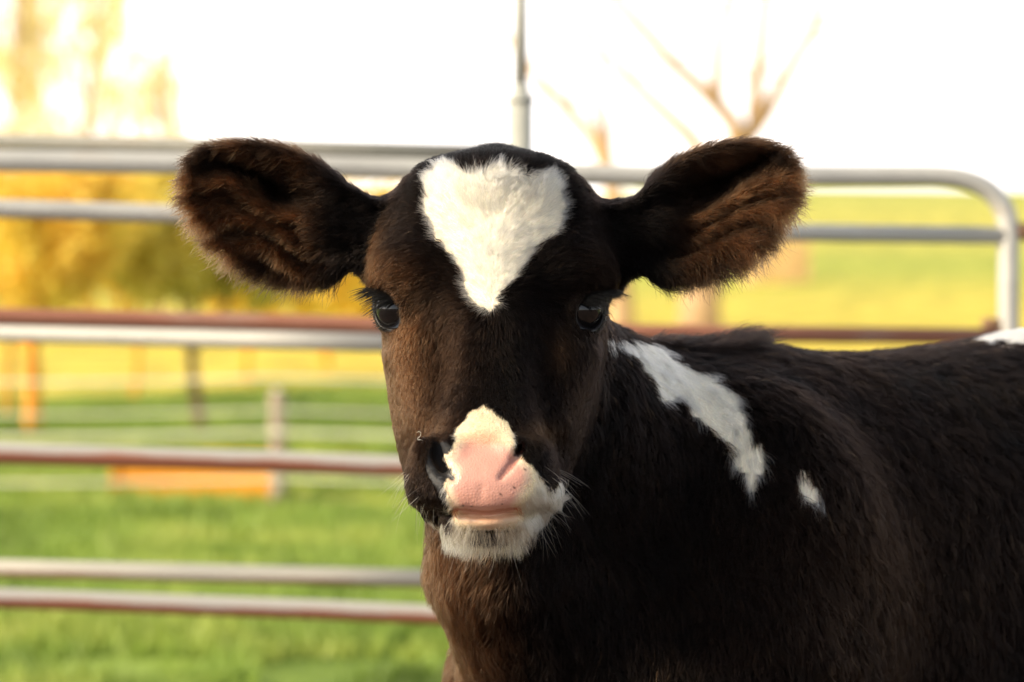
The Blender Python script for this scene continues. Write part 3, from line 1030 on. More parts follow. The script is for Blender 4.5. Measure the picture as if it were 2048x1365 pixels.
def field(Xa, want=False):
    X = (Xa[:, 0], Xa[:, 1], Xa[:, 2])
    P = X[0] / X[1] * FPX + 1024
    Q = HOR - (X[2] - CZ) / X[1] * FPX
    d = X[1] - D0
    n = len(P)
    body = sd_body(X)
    head = np.full(n, 9.0)
    m = (Q < 1180) & (Q > 180) & (P > 640) & (P < 1330) & (d < .30) & (d > -.2)
    if m.any():
        head[m] = sd_head(P[m], Q[m], d[m], tuple(x[m] for x in X))
    m = ~m & (Q < 1400) & (P < 1800) & (d < .4)
    if m.any():   # far enough: a bound is all we need
        dx = np.maximum(np.abs(P[m] - 985) - 260, 0) * K
        dz = np.maximum(np.abs(Q[m] - 685) - 420, 0) * K
        dd = np.maximum(np.maximum(d[m] - .19, -.11 - d[m]), 0)
        head[m] = np.sqrt(dx * dx + dz * dz + dd * dd)
    ear = np.full(n, 9.0)
    for left in (True, False):
        lo, hi = (300, 840) if left else (1150, 1670)
        m = (P > lo) & (P < hi) & (Q > 220) & (Q < 640) & (d > -.02) & (d < .22)
        if m.any():
            ear[m] = sd_ear(P[m], Q[m], d[m], left)
        m = ~m & (P > lo - 200) & (P < hi + 200) & (Q > 0) & (Q < 840) & (d < .35) & (d > -.2)
        if m.any():
            c = (lo + hi) / 2
            dx = np.maximum(np.abs(P[m] - c) - 215, 0) * K
            dz = np.maximum(np.abs(Q[m] - 430) - 165, 0) * K
            dd = np.maximum(np.maximum(d[m] - .13, .03 - d[m]), 0)
            ear[m] = np.minimum(ear[m], np.sqrt(dx * dx + dz * dz + dd * dd))
    hb = smin(head, body, .030)
    f = smin(hb, ear, .014)
    if want:
        return f, head, body, ear, P, Q, d
    return f


def pfield(Xa):
    ch = np.array_split(Xa, max(1, len(Xa) // 60000))
    with ThreadPoolExecutor(4) as ex:
        return np.concatenate(list(ex.map(field, ch))).astype(np.float32)


def surface_net():
    def axis(lo, a, b, hi, fine, coarse):
        L = [np.arange(a, b, fine)]
        left, x, s = [], a, fine
        while x > lo:
            s = min(s * 1.12, coarse); x -= s; left.append(x)
        right, x, s = [], L[0][-1], fine
        while x < hi:
            s = min(s * 1.12, coarse); x += s; right.append(x)
        v = np.concatenate([left[::-1], L[0], right])
        n = (len(v) - 1) // 4 * 4 + 5
        while len(v) < n: v = np.append(v, v[-1] + coarse)
        return v
    h, H = FINE
    xs = axis(-.34, -.12, .10, 1.02, h, H)
    ys = axis(2.10, 2.16, 2.36, 3.40, h, H)
    zs = axis(-.02, .76, 1.11, 1.16, h, H)
    nb = [(len(a) - 1) // 4 for a in (xs, ys, zs)]
    cx = [a[2:4 * n:4][:n] for a, n in zip((xs, ys, zs), nb)]
    hx = [(a[4:4 * n + 1:4][:n] - a[0:4 * n:4][:n]) / 2 for a, n in zip((xs, ys, zs), nb)]
    # coarse cull in two steps
    st = 3
    I = np.stack(np.meshgrid(*[np.arange(1, n, st) for n in nb], indexing='ij'), -1).reshape(-1, 3)
    C = np.stack([cx[k][I[:, k]] for k in range(3)], 1)
    hd = np.sqrt(sum((hx[k][I[:, k]] * st * 1.15) ** 2 for k in range(3)))
    fv = pfield(C)
    I = I[np.abs(fv) < hd * 1.9 + 0.006]
    off = np.stack(np.meshgrid(*[np.arange(-1, st - 1)] * 3, indexing='ij'), -1).reshape(-1, 3)
    B = (I[:, None] + off[None]).reshape(-1, 3)
    ok = np.all((B >= 0) & (B < np.array(nb)), 1)
    B = B[ok]
    C = np.stack([cx[k][B[:, k]] for k in range(3)], 1)
    hd = np.sqrt(sum(hx[k][B[:, k]] ** 2 for k in range(3)))
    fv = pfield(C)
    B = B[np.abs(fv) < hd * 1.7 + 0.001]
    # corner values, shared between blocks
    NX, NY, NZ = len(xs), len(ys), len(zs)
    o5 = np.stack(np.meshgrid(*[np.arange(5)] * 3, indexing='ij'), -1).reshape(-1, 3)
    G = (B[:, None] * 4 + o5[None]).reshape(-1, 3)
    key = (G[:, 0] * NY + G[:, 1]) * NZ + G[:, 2]
    uk, inv = np.unique(key, return_inverse=True)
    ui = np.stack([uk // (NY * NZ), uk // NZ % NY, uk % NZ], 1)
    Xg = np.stack([xs[ui[:, 0]], ys[ui[:, 1]], zs[ui[:, 2]]], 1)
    fg = pfield(Xg)
    val = fg[inv].reshape(len(B), 5, 5, 5)
    sg = val < 0
    cs = np.zeros((len(B), 4, 4, 4), np.int8)
    for a in (0, 1):
        for b in (0, 1):
            for c in (0, 1):
                cs += sg[:, a:a + 4, b:b + 4, c:c + 4]
    bi, ii, jj, kk = np.nonzero((cs > 0) & (cs < 8))
    cell = np.stack([B[bi, 0] * 4 + ii, B[bi, 1] * 4 + jj, B[bi, 2] * 4 + kk], 1)
    ckey = (cell[:, 0] * NY + cell[:, 1]) * NZ + cell[:, 2]
    order = np.argsort(ckey)
    cell, ckey, bi, ii, jj, kk = cell[order], ckey[order], bi[order], ii[order], jj[order], kk[order]
    V = np.zeros((len(cell), 3)); cnt = np.zeros(len(cell))
    corners = [(a, b, c) for a in (0, 1) for b in (0, 1) for c in (0, 1)]
    lo = np.stack([xs[cell[:, 0]], ys[cell[:, 1]], zs[cell[:, 2]]], 1)
    sz = np.stack([xs[cell[:, 0] + 1], ys[cell[:, 1] + 1], zs[cell[:, 2] + 1]], 1) - lo
    for p in corners:
        for ax in range(3):
            if p[ax]: continue
            q = list(p); q[ax] = 1
            v0 = val[bi, ii + p[0], jj + p[1], kk + p[2]]
            v1 = val[bi, ii + q[0], jj + q[1], kk + q[2]]
            m = (v0 < 0) != (v1 < 0)
            t = np.where(m, v0 / np.where(m, v0 - v1, 1), 0)
            pt = np.array(p, float)[None] * np.ones((len(cell), 1))
            pt[:, ax] = t
            V[m] += pt[m]; cnt[m] += 1
    V = lo + V / cnt[:, None] * sz
    # quads: for each crossing edge the four cells round it
    F = []
    for ax in range(3):
        a1, a2 = (ax + 1) % 3, (ax + 2) % 3
        # edge at the cell's min corner going along ax
        q = [0, 0, 0]; q[ax] = 1
        v0 = val[bi, ii, jj, kk]; v1 = val[bi, ii + q[0], jj + q[1], kk + q[2]]
        m = (v0 < 0) != (v1 < 0)
        idx = np.nonzero(m)[0]
        c = cell[idx]
        quad = []
        good = np.ones(len(idx), bool)
        for da, db in ((0, 0), (-1, 0), (-1, -1), (0, -1)):
            cc = c.copy(); cc[:, a1] += da; cc[:, a2] += db
            kx = (cc[:, 0] * NY + cc[:, 1]) * NZ + cc[:, 2]
            pos = np.clip(np.searchsorted(ckey, kx), 0, len(ckey) - 1)
            good &= ckey[pos] == kx
            quad.append(pos)
        quad = np.stack(quad, 1)
        fl = v0[idx] < 0
        quad = np.where(fl[:, None], quad[:, ::-1], quad)
        # orientation: outward normal points from inside to outside
        F.append(quad[good][:, ::-1] if True else quad[good])
    F = np.concatenate(F)
    # one gentle smoothing pass
    nb_sum = np.zeros_like(V); nb_c = np.zeros(len(V))
    for a in range(4):
        b = (a + 1) % 4
        np.add.at(nb_sum, F[:, a], V[F[:, b]]); np.add.at(nb_c, F[:, a], 1)
    nb_c[nb_c == 0] = 1
    V = V * .7 + nb_sum / nb_c[:, None] * .3
    return V, F


FINE = (0.0017, 0.0062)
HAIRS = 1.0

# coat markings, as outlines on the calf seen from the front
BLAZE = np.array([(850, 345), (868, 328), (895, 324), (912, 336), (935, 345), (965, 344), (1000, 335), (1028, 338), (1048, 352), (1072, 346), (1098, 336), (1122, 356), (1136, 400), (1133, 440), (1118, 465), (1082, 488), (1060, 513), (1037, 545), (1012, 575), (991, 596), (1000, 606), (985, 616), (972, 626), (955, 618), (935, 600), (920, 560), (906, 522), (882, 492), (866, 468), (851, 430), (845, 385)], float)
LIGHT_MUZZLE = np.array([(970, 806), (992, 820), (1014, 842), (1026, 868), (1031, 892), (1046, 915), (1070, 935), (1088, 962), (1108, 985), (1116, 958), (1128, 944), (1138, 954), (1118, 1000), (1084, 1036), (1044, 1064), (1002, 1088), (950, 1090), (908, 1070), (872, 1046), (842, 1016), (868, 1036), (900, 1046), (908, 1024), (896, 1000), (889, 975), (893, 950), (906, 944), (884, 918), (904, 900), (914, 862), (938, 828)], float)
PINK = np.array([(930, 858), (960, 846), (1000, 855), (1022, 880), (1032, 893), (1050, 918), (1064, 936), (1066, 965), (1052, 990), (1040, 1012), (1050, 1030), (1040, 1048), (985, 1066), (925, 1058), (904, 1042), (906, 1020), (896, 1000), (888, 975), (892, 952), (906, 944), (882, 918), (904, 900), (914, 880)], float)
STRIPE = np.array([(1195, 655), (1225, 668), (1262, 680), (1310, 698), (1342, 722), (1382, 742), (1420, 742), (1450, 775), (1478, 806), (1502, 850), (1524, 900), (1528, 930), (1518, 955), (1512, 985), (1498, 965), (1484, 935), (1456, 902), (1420, 866), (1386, 828), (1352, 786), (1334, 805), (1308, 800), (1302, 762), (1272, 728), (1240, 692), (1195, 672)], float)
SPOT = np.array([(1600, 935), (1618, 945), (1636, 975), (1642, 1002), (1630, 1008), (1610, 992), (1600, 965)], float)
HIP = np.array([(1935, 688), (1960, 674), (2000, 640), (2300, 600), (2300, 690), (2100, 700), (2048, 694), (1990, 690)], float)


def voro(p, size, s):
    q = p / size + 500.0
    i = np.floor(q).astype(np.int64)
    best = np.full(len(p), 1e9); bp_ = np.zeros_like(p)
    for dx in (-1, 0, 1):
        for dy in (-1, 0, 1):
            for dz in (-1, 0, 1):
                c = i + np.array([dx, dy, dz])
                f = c + np.stack([hash3(c[:, 0], c[:, 1], c[:, 2], s + k) for k in range(3)], 1)
                dd = ((f - q) ** 2).sum(1)
                m = dd < best
                best[m] = dd[m]; bp_[m] = f[m]
    return (bp_ - 500.0) * size


def unit(v): return v / (np.linalg.norm(v, axis=-1, keepdims=True) + 1e-9)


def bump_at(P, Q, p, q, rp, rq): return np.exp(-((P - p) / rp) ** 2 - ((Q - q) / rq) ** 2)


BLAZE[:] = np.array((990, 470)) + (BLAZE - np.array((990, 470))) * np.array((.955, .985))


def coat(Xw, reg, P, Q, d):
    """albedo, hairiness (0..1 length factor), and wetness at points of the skin. reg 0 head 1 body 2 ear"""
    n = len(P)
    wob = np.stack([vnoise(Xw, 0.006, 21) - .5, vnoise(Xw, 0.006, 22) - .5], 1) * 16
    Pw, Qw = P + wob[:, 0], Q + wob[:, 1]
    # dark coat
    nz = vnoise(Xw, 0.03, 1) * .6 + vnoise(Xw, 0.008, 2) * .4
    brown = 0.12 + 0.25 * nz
    head = reg == 0
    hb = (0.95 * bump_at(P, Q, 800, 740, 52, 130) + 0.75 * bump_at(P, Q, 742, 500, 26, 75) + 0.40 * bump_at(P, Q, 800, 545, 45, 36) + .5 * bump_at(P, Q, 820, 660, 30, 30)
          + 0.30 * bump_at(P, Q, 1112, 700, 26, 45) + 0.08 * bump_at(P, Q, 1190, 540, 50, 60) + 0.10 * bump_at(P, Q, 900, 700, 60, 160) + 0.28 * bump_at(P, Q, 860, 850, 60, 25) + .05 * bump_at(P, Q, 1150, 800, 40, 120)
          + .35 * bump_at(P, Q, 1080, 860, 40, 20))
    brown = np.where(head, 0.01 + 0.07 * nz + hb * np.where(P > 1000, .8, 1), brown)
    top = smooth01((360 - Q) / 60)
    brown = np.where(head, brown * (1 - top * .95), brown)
    nb = 0.70 * smooth01((1075 - P) / 190) * smooth01((Q - 980) / 100) + .10 * bump_at(P, Q, 1700, 1150, 300, 250)
    brown = np.where(reg == 1, 0.07 * nz + nb, brown)
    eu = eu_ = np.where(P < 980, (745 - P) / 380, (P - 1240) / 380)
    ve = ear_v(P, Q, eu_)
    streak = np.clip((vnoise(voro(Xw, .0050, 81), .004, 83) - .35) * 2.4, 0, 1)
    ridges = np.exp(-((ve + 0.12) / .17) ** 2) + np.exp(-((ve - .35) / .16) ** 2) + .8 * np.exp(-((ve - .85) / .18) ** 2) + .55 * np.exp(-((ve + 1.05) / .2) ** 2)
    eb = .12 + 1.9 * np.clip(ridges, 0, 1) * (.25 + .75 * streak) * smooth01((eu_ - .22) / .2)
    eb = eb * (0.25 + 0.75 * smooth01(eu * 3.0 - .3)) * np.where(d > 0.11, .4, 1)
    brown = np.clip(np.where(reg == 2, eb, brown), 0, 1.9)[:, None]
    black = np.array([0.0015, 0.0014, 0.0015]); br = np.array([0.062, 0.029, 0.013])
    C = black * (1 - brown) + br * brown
    ln = np.ones(n); wet = np.zeros(n)
    front = d < 0.16
    white = np.array([0.88, 0.80, 0.62])
    m = head & front & (poly_sd(Pw, Qw, BLAZE) < 0)
    C[m] = white
    lm = poly_sd(Pw * .6 + P * .4, Qw * .6 + Q * .4, LIGHT_MUZZLE)
    m2 = (reg != 2) & front & (lm < 0) & (d < .06) & (Q < 1096)
    C[m2] = np.array([0.72, 0.62, 0.43]) * (1 - .42 * smooth01((Q[m2] - 1030) / 35))[:, None]
    pk = poly_sd(P + wob[:, 0] * .25, Q + wob[:, 1] * .25, PINK)
    m3 = head & (pk < 0) & (d < -.03)
    ins = np.clip(-pk / 22, 0, 1)[:, None]
    pink = np.array([0.60, 0.305, 0.235]) * (1 - .10 * vnoise(Xw, .01, 4))[:, None]
    lip = smooth01((mouth_q(P, Q) - 1022) / 10)[:, None]
    pink = pink * (1 - lip) + np.array([0.56, 0.32, 0.19]) * lip
    upper = smooth01((905 - Q) / 40)[:, None]
    pink = pink * (1 - upper * .7) + np.array([0.72, 0.47, 0.31]) * upper * .7
    C = np.where(m3[:, None], C * (1 - ins) + pink * ins, C)
    mouth = m3 & (np.abs(mouth_q(P, Q) - 1021) < 2.6)
    C[mouth] = (0.42, 0.17, 0.11)
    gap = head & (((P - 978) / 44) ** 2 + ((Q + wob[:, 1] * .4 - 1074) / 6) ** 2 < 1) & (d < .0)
    C[gap] = (.012, .010, .010)  # shadow under the lip painted in, with the black lip below it
    # dark freckles at the lip edge
    for fp, fq, fr in ((926, 1012, 4), (1004, 1008, 3.5), (1003, 989, 3), (1024, 990, 3), (1027, 976, 2.5), (1072, 1010, 3), (1050, 940, 2.0), (945, 1013, 2.2), (1012, 925, 2), (921, 905, 1.8), (1090, 990, 2.5), (1078, 968, 2)):
        m = m3 & (((P - fp) ** 2 + ((Q - fq) * 1.4) ** 2) < fr * fr * .5)
        C[m] = (0.05, 0.03, 0.025)
    bare = np.clip(-pk / 10, 0, 1) * m3
    bare *= 1 - 0.85 * smooth01((900 - Q) / 30)          # fine hair returns towards the bridge
    # black bare skin round the left nostril
    bk = bump_at(P, Q, 884, 925, 30, 42) + bump_at(P, Q, 896, 975, 16, 34)
    m4 = head & (d < -.03) & (lm > 0) & (bk > .30)
    C[m4] = np.array([0.011, 0.011, 0.012]) + 0.03 * (vnoise(Xw[m4], .0025, 9) > .62)[:, None] * smooth01((Q[m4] - 930) / 15)[:, None]
    bare = np.maximum(bare, m4 * 1.0)
    for pts in (NOSTRIL_L, NOSTRIL_R):  # nostril hollows and right crease darkened in the colour, as shade of depth
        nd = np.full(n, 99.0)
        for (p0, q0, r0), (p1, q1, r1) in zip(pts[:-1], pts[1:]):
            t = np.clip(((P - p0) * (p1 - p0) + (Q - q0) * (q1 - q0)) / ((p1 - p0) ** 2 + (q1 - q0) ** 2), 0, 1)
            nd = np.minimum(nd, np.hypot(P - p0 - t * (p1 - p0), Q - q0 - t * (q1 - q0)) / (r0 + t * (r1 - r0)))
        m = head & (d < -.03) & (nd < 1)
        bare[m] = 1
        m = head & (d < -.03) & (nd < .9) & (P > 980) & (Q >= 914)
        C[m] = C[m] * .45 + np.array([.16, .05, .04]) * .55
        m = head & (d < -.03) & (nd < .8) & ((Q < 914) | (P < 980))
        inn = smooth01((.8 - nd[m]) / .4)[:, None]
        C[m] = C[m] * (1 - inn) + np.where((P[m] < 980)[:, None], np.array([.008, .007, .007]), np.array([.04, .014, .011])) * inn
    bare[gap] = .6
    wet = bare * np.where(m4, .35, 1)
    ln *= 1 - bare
    # shoulder markings
    b = reg == 1
    cream = np.array([0.93, 0.87, 0.70])
    ws = vnoise(Xw, 0.012, 31)[:, None] - .5, vnoise(Xw, 0.012, 32)[:, None] - .5
    Pb, Qb = P + ws[0][:, 0] * 22, Q + ws[1][:, 0] * 22
    for poly in (STRIPE, SPOT, HIP):
        m = b & (poly_sd(Pb, Qb, poly) < 0) & ((Xw - C0) @ BPER > (-.16 if poly is HIP else -.03))
        C[m] = cream
    low = b & (Xw[:, 2] < .035)
    C[low] = (.03, .025, .02); ln[low] = 0
    # bare rim of the eyelids
    for e in EYES:
        r = Xw - e['c']; dist = np.linalg.norm(r, axis=1)
        a = r @ e['g']; l = r @ e['L']; h = r @ e['H']
        alm = np.abs(h) - 0.0150 * np.clip(1 - (l / 0.0200) ** 2, -2, 1)
        m = (dist < e['R'] + .006) & (alm < 0.0040) & (a > 0)
        C[m] = (.008, .007, .007); ln[m] = 0; wet[m] = .8
        m = (dist < e['R'] + .014) & (a > -.004)
        ln[m] *= .45
    return C, ln, wet


V, F = surface_net()
NV = len(V)
me_n = np.cross(V[F[:, 2]] - V[F[:, 0]], V[F[:, 3]] - V[F[:, 1]])
VN = np.zeros((NV, 3))
for k in range(4): np.add.at(VN, F[:, k], me_n)
VN /= np.linalg.norm(VN, axis=1)[:, None] + 1e-12


def classify(Xa):
    out = [field(c, True) for c in np.array_split(Xa, max(1, len(Xa) // 100000))]
    f, hd, bo, ea, P, Q, d = [np.concatenate([o[i] for o in out]) for i in range(7)]
    reg = np.where((ea < hd) & (ea < bo), 2, np.where(hd < bo, 0, 1))
    return reg, P, Q, d


reg, P, Q, d = classify(V)
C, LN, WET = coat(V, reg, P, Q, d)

m, n, l, b = new_mat('calf_skin')
at = n.new('ShaderNodeAttribute'); at.attribute_name = 'coat'
aw = n.new('ShaderNodeAttribute'); aw.attribute_name = 'wet'
l.new(at.outputs['Color'], b.inputs['Base Color'])
mr = n.new('ShaderNodeMapRange'); mr.inputs['To Min'].default_value = 0.75; mr.inputs['To Max'].default_value = 0.36
l.new(aw.outputs['Fac'], mr.inputs['Value']); l.new(mr.outputs[0], b.inputs['Roughness'])
m2_ = n.new('ShaderNodeMapRange'); m2_.inputs['To Min'].default_value = 0.04; m2_.inputs['To Max'].default_value = 0.5
l.new(aw.outputs['Fac'], m2_.inputs['Value']); l.new(m2_.outputs[0], b.inputs['Specular IOR Level'])
b.inputs['Subsurface Weight'].default_value = 0.12
b.inputs['Subsurface Radius'].default_value = (0.9, 0.35, 0.2)
b.inputs['Subsurface Scale'].default_value = 0.004
tc = n.new('ShaderNodeTexCoord')
vo = n.new('ShaderNodeTexVoronoi'); vo.inputs['Scale'].default_value = 420; vo.feature = 'DISTANCE_TO_EDGE'
l.new(tc.outputs['Object'], vo.inputs['Vector'])
nz = n.new('ShaderNodeTexNoise'); nz.inputs['Scale'].default_value = 120; nz.inputs['Detail'].default_value = 5
l.new(tc.outputs['Object'], nz.inputs['Vector'])
ad = n.new('ShaderNodeMath'); ad.operation = 'MULTIPLY_ADD'; ad.inputs[1].default_value = 1.2
l.new(vo.outputs['Distance'], ad.inputs[0]); l.new(nz.outputs['Fac'], ad.inputs[2])
bu = n.new('ShaderNodeBump'); bu.inputs['Strength'].default_value = 0.34; bu.inputs['Distance'].default_value = 0.0012
l.new(ad.outputs[0], bu.inputs['Height']); l.new(bu.outputs[0], b.inputs['Normal'])
M_skin = m

ORG = np.array([0.2, 2.6, 0.0])
calf = empty('calf', tuple(ORG))
tag(calf, 'black and white calf with white forehead blaze and pink nose, facing the camera', 'calf')
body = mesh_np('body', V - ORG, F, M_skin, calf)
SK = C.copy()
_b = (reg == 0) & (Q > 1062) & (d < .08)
SK[_b] = SK[_b] * .18          # skin under the beard darkened to paint shade between its hairs
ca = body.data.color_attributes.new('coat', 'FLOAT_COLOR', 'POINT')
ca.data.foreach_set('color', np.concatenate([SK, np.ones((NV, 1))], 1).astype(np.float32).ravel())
wa = body.data.attributes.new('wet', 'FLOAT', 'POINT')
wa.data.foreach_set('value', WET.astype(np.float32))

# ---- eyes
m, n, l, b = new_mat('eye')
tc = n.new('ShaderNodeTexCoord')
sp = n.new('ShaderNodeSeparateXYZ'); l.new(tc.outputs['Object'], sp.inputs[0])
cr = n.new('ShaderNodeValToRGB')
mr = n.new('ShaderNodeMapRange'); mr.inputs['From Min'].default_value = -0.0190; mr.inputs['From Max'].default_value = 0.0190
l.new(sp.outputs['Z'], mr.inputs['Value']); l.new(mr.outputs[0], cr.inputs[0])
e_ = cr.color_ramp.elements
e_[0].position = 0.755; e_[0].color = (0.42, 0.50, 0.58, 1)
e_[1].position = 0.845; e_[1].color = (0.012, 0.010, 0.010, 1)
x = e_.new(0.80); x.color = (0.05, 0.05, 0.06, 1)
x = e_.new(0.93); x.color = (0.004, 0.004, 0.005, 1)
l.new(cr.outputs[0], b.inputs['Base Color'])
b.inputs['Roughness'].default_value = 0.04
b.inputs['IOR'].default_value = 1.5
M_eye = m
eye_objs = []
for e in EYES:
    bm = bmesh.new(); bmesh.ops.create_uvsphere(bm, u_segments=64, v_segments=48, radius=e['R'])
    for v in bm.verts:      # the cornea bulges a little
        z = v.co.z / e['R']
        if z > .6: v.co.z += 0.0016 * smooth01((z - .6) / .4)
    me = bpy.data.meshes.new('eye'); bm.to_mesh(me); bm.free()
    for p in me.polygons: p.use_smooth = True
    eo = link('eye', me, M_eye, calf)
    eo.location = Vector(e['c'] - ORG)
    eo.rotation_euler = Vector(e['g']).to_track_quat('Z', 'Y').to_euler()
    eye_objs.append(eo)


# ---- hair
def hair_mat(name, rough=0.42, rad=0.6):
    m = bpy.data.materials.new(name); m.use_nodes = True
    n, l = m.node_tree.nodes, m.node_tree.links
    n.clear()
    o = n.new('ShaderNodeOutputMaterial')
    h = n.new('ShaderNodeBsdfHairPrincipled')
    h.parametrization = 'COLOR'
    a = n.new('ShaderNodeAttribute'); a.attribute_name = 'coat'
    l.new(a.outputs['Color'], h.inputs['Color'])
    h.inputs['Roughness'].default_value = rough
    h.inputs['Radial Roughness'].default_value = rad
    h.inputs['Random Roughness'].default_value = 0.25
    h.inputs['IOR'].default_value = 1.13
    l.new(h.outputs[0], o.inputs[0])
    return m


M_hair = hair_mat('coat_hair')


def hair_obj(name, pts, rad, colr, parent, mat=None):
    """pts (n,k,3) world"""
    nh, k, _ = pts.shape
    hc = bpy.data.hair_curves.new(name)
    hc.add_curves([k] * nh)
    org = ORG
    pa = hc.attributes.get('position') or hc.attributes.new('position', 'FLOAT_VECTOR', 'POINT')
    pa.data.foreach_set('vector', (pts - org).astype(np.float32).ravel())
    ra = hc.attributes.get('radius') or hc.attributes.new('radius', 'FLOAT', 'POINT')
    ra.data.foreach_set('value', rad.astype(np.float32).ravel())
    co = hc.attributes.new('coat', 'FLOAT_COLOR', 'CURVE')
    co.data.foreach_set('color', np.concatenate([colr, np.ones((nh, 1))], 1).astype(np.float32).ravel())
    ob = bpy.data.objects.new(name, hc)
    COL.objects.link(ob)
    hc.materials.append(mat or M_hair)
    ob.parent = parent
    return ob


HEAD_FLOW = [  # column, row, direction right, direction down, reach
    (985, 300, 0.0, -1, 60), (900, 315, -.5, -.9, 60), (1080, 318, .5, -.9, 60), (830, 360, -1, -.5, 60), (1160, 380, 1, -.3, 60),
    (770, 430, -.6, .8, 50), (1210, 430, .6, .8, 50), (745, 500, -.2, 1, 50), (1235, 500, .2, 1, 50), (800, 470, -.9, .1, 70), (1160, 480, .9, .1, 70),
    (790, 545, -.8, .5, 50), (1190, 545, .8, .5, 50), (760, 640, -.1, 1, 40), (1215, 640, .1, 1, 40), (830, 620, .0, 1, 50), (1135, 620, 0, 1, 50),
    (983, 700, 0, 1, 60), (920, 720, -.25, 1, 60), (1050, 720, .25, 1, 60), (800, 760, .10, 1, 70), (1170, 760, -.1, 1, 70), (983, 790, 0, 1, 60), (830, 870, .15, 1, 60), (1150, 880, -.2, 1, 60),
    (900, 850, -.5, 1, 50), (1070, 850, .5, 1, 50), (968, 840, 0, -1, 30), (835, 960, -.2, 1, 50), (850, 1020, -.35, 1, 40), (930, 1085, -.1, 1, 50), (1000, 1090, .2, 1, 50), (1080, 1050, .5, 1, 50), (1110, 980, .8, .7, 40),
    (1140, 950, .6, 1, 40), (880, 1060, -.25, 1, 40)]
BODY_FLOW = [
    (850, 1000, -.1, 1, 90), (900, 1200, .05, 1, 120), (1000, 1300, .1, 1, 120), (1100, 1100, .1, 1, 150), (1300, 1000, .15, 1, 150), (1250, 700, .9, .7, 60), (1400, 700, 1, .05, 60), (1400, 800, .8, 1, 70), (1500, 900, .3, 1, 80),
    (1500, 1100, .1, 1, 150), (1620, 990, .45, 1, 80), (1600, 720, 1, .25, 70), (1700, 850, .5, 1, 120), (1800, 710, 1, .2, 70), (1900, 900, .4, 1, 120), (1800, 1200, .15, 1, 150), (2000, 690, 1, .1, 60), (2000, 1200, .1, 1, 150), (2150, 800, .5, 1, 150)]
EAR_FLOW = [  # for the calf's ear on the left of the picture, mirrored for the other
    (450, 278, -1, -.35, 50), (560, 290, -1, -.10, 50), (650, 340, -1, -.25, 50), (380, 310, -1, .25, 40), (362, 360, -1, .45, 40), (390, 440, -.9, .7, 40), (440, 500, -.7, .9, 40), (520, 550, -.45, 1, 50), (620, 570, -.15, 1, 50), (700, 550, -.2, 1, 40),
    (480, 330, -.9, .55, 40), (560, 340, -.75, .75, 40), (430, 370, -.85, -.35, 30), (500, 385, -.7, -.6, 30), (430, 420, -.8, .7, 30), (520, 425, -.6, .8, 30), (520, 455, -.8, -.5, 25), (480, 470, -.7, .8, 30), (560, 490, -.4, .95, 30),
    (600, 430, -.8, -.1, 40), (640, 480, -.8, .3, 50), (700, 450, -.9, 0, 60), (580, 530, -.5, .9, 40)]


def flow_eval(tab, P, Q):
    num = np.zeros((len(P), 2)); den = np.full(len(P), 1e-9)
    for p, q, a, b, r in tab:
        ln = math.hypot(a, b)
        w = np.exp(-((P - p) ** 2 + (Q - q) ** 2) / (1.6 * r * r)) + 1e-4 / (1 + ((P - p) ** 2 + (Q - q) ** 2) / 1e4)
        num[:, 0] += w * a / ln; num[:, 1] += w * b / ln; den += w
    return num / den[:, None]




# sample roots over the skin
tri = np.concatenate([F[:, [0, 1, 2]], F[:, [0, 2, 3]]])
ctr = V[tri].mean(1)
tn = unit(VN[tri].mean(1))
area = np.linalg.norm(np.cross(V[tri[:, 1]] - V[tri[:, 0]], V[tri[:, 2]] - V[tri[:, 0]]), axis=1) / 2 * 1e6
tP, tQ, td, tr = P[tri].mean(1), Q[tri].mean(1), d[tri].mean(1), reg[tri[:, 0]]
view = unit(np.array([0, 0, CZ]) - ctr)
fac = (tn * view).sum(1)
dens = np.where(tr == 0, 1.9, np.where(tr == 2, 1.25, 0.55)) * HAIRS
dens = dens * np.where(fac > -.15, 1, np.where(fac > -.55, .45, 0))
dens *= (LN[tri].mean(1) > .04)
dens[(tQ > 1480) | (tP > 2300)] *= .22
dens[ctr[:, 2] < .04] = 0
dens[(tr == 1) & (tQ < 640) & (tP > 740) & (tP < 1230)] *= .15
hid = (tr == 1) & (tP > 840) & (tP < 1150) & (tQ < 1000)
dens[hid] *= .25
dens[(tr == 0) & (td > .10)] *= .6
dens[(tr == 0) & (tQ > 1050)] *= .32
cnt = RNG.poisson(area * dens)
ti = np.repeat(np.arange(len(tri)), cnt)
NH = len(ti)
u1, u2 = RNG.random(NH), RNG.random(NH)
fl = u1 + u2 > 1
u1[fl], u2[fl] = 1 - u1[fl], 1 - u2[fl]
A, B, Cc = V[tri[ti, 0]], V[tri[ti, 1]], V[tri[ti, 2]]
R0 = A + (B - A) * u1[:, None] + (Cc - A) * u2[:, None]
NN = unit(VN[tri[ti, 0]] * (1 - u1 - u2)[:, None] + VN[tri[ti, 1]] * u1[:, None] + VN[tri[ti, 2]] * u2[:, None])
hr = reg[tri[ti, 0]]
hP = R0[:, 0] / R0[:, 1] * FPX + 1024
hQ = HOR - (R0[:, 2] - CZ) / R0[:, 1] * FPX
hd_ = R0[:, 1] - D0
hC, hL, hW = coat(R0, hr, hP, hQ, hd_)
head, bod, ear = hr == 0, hr == 1, hr == 2

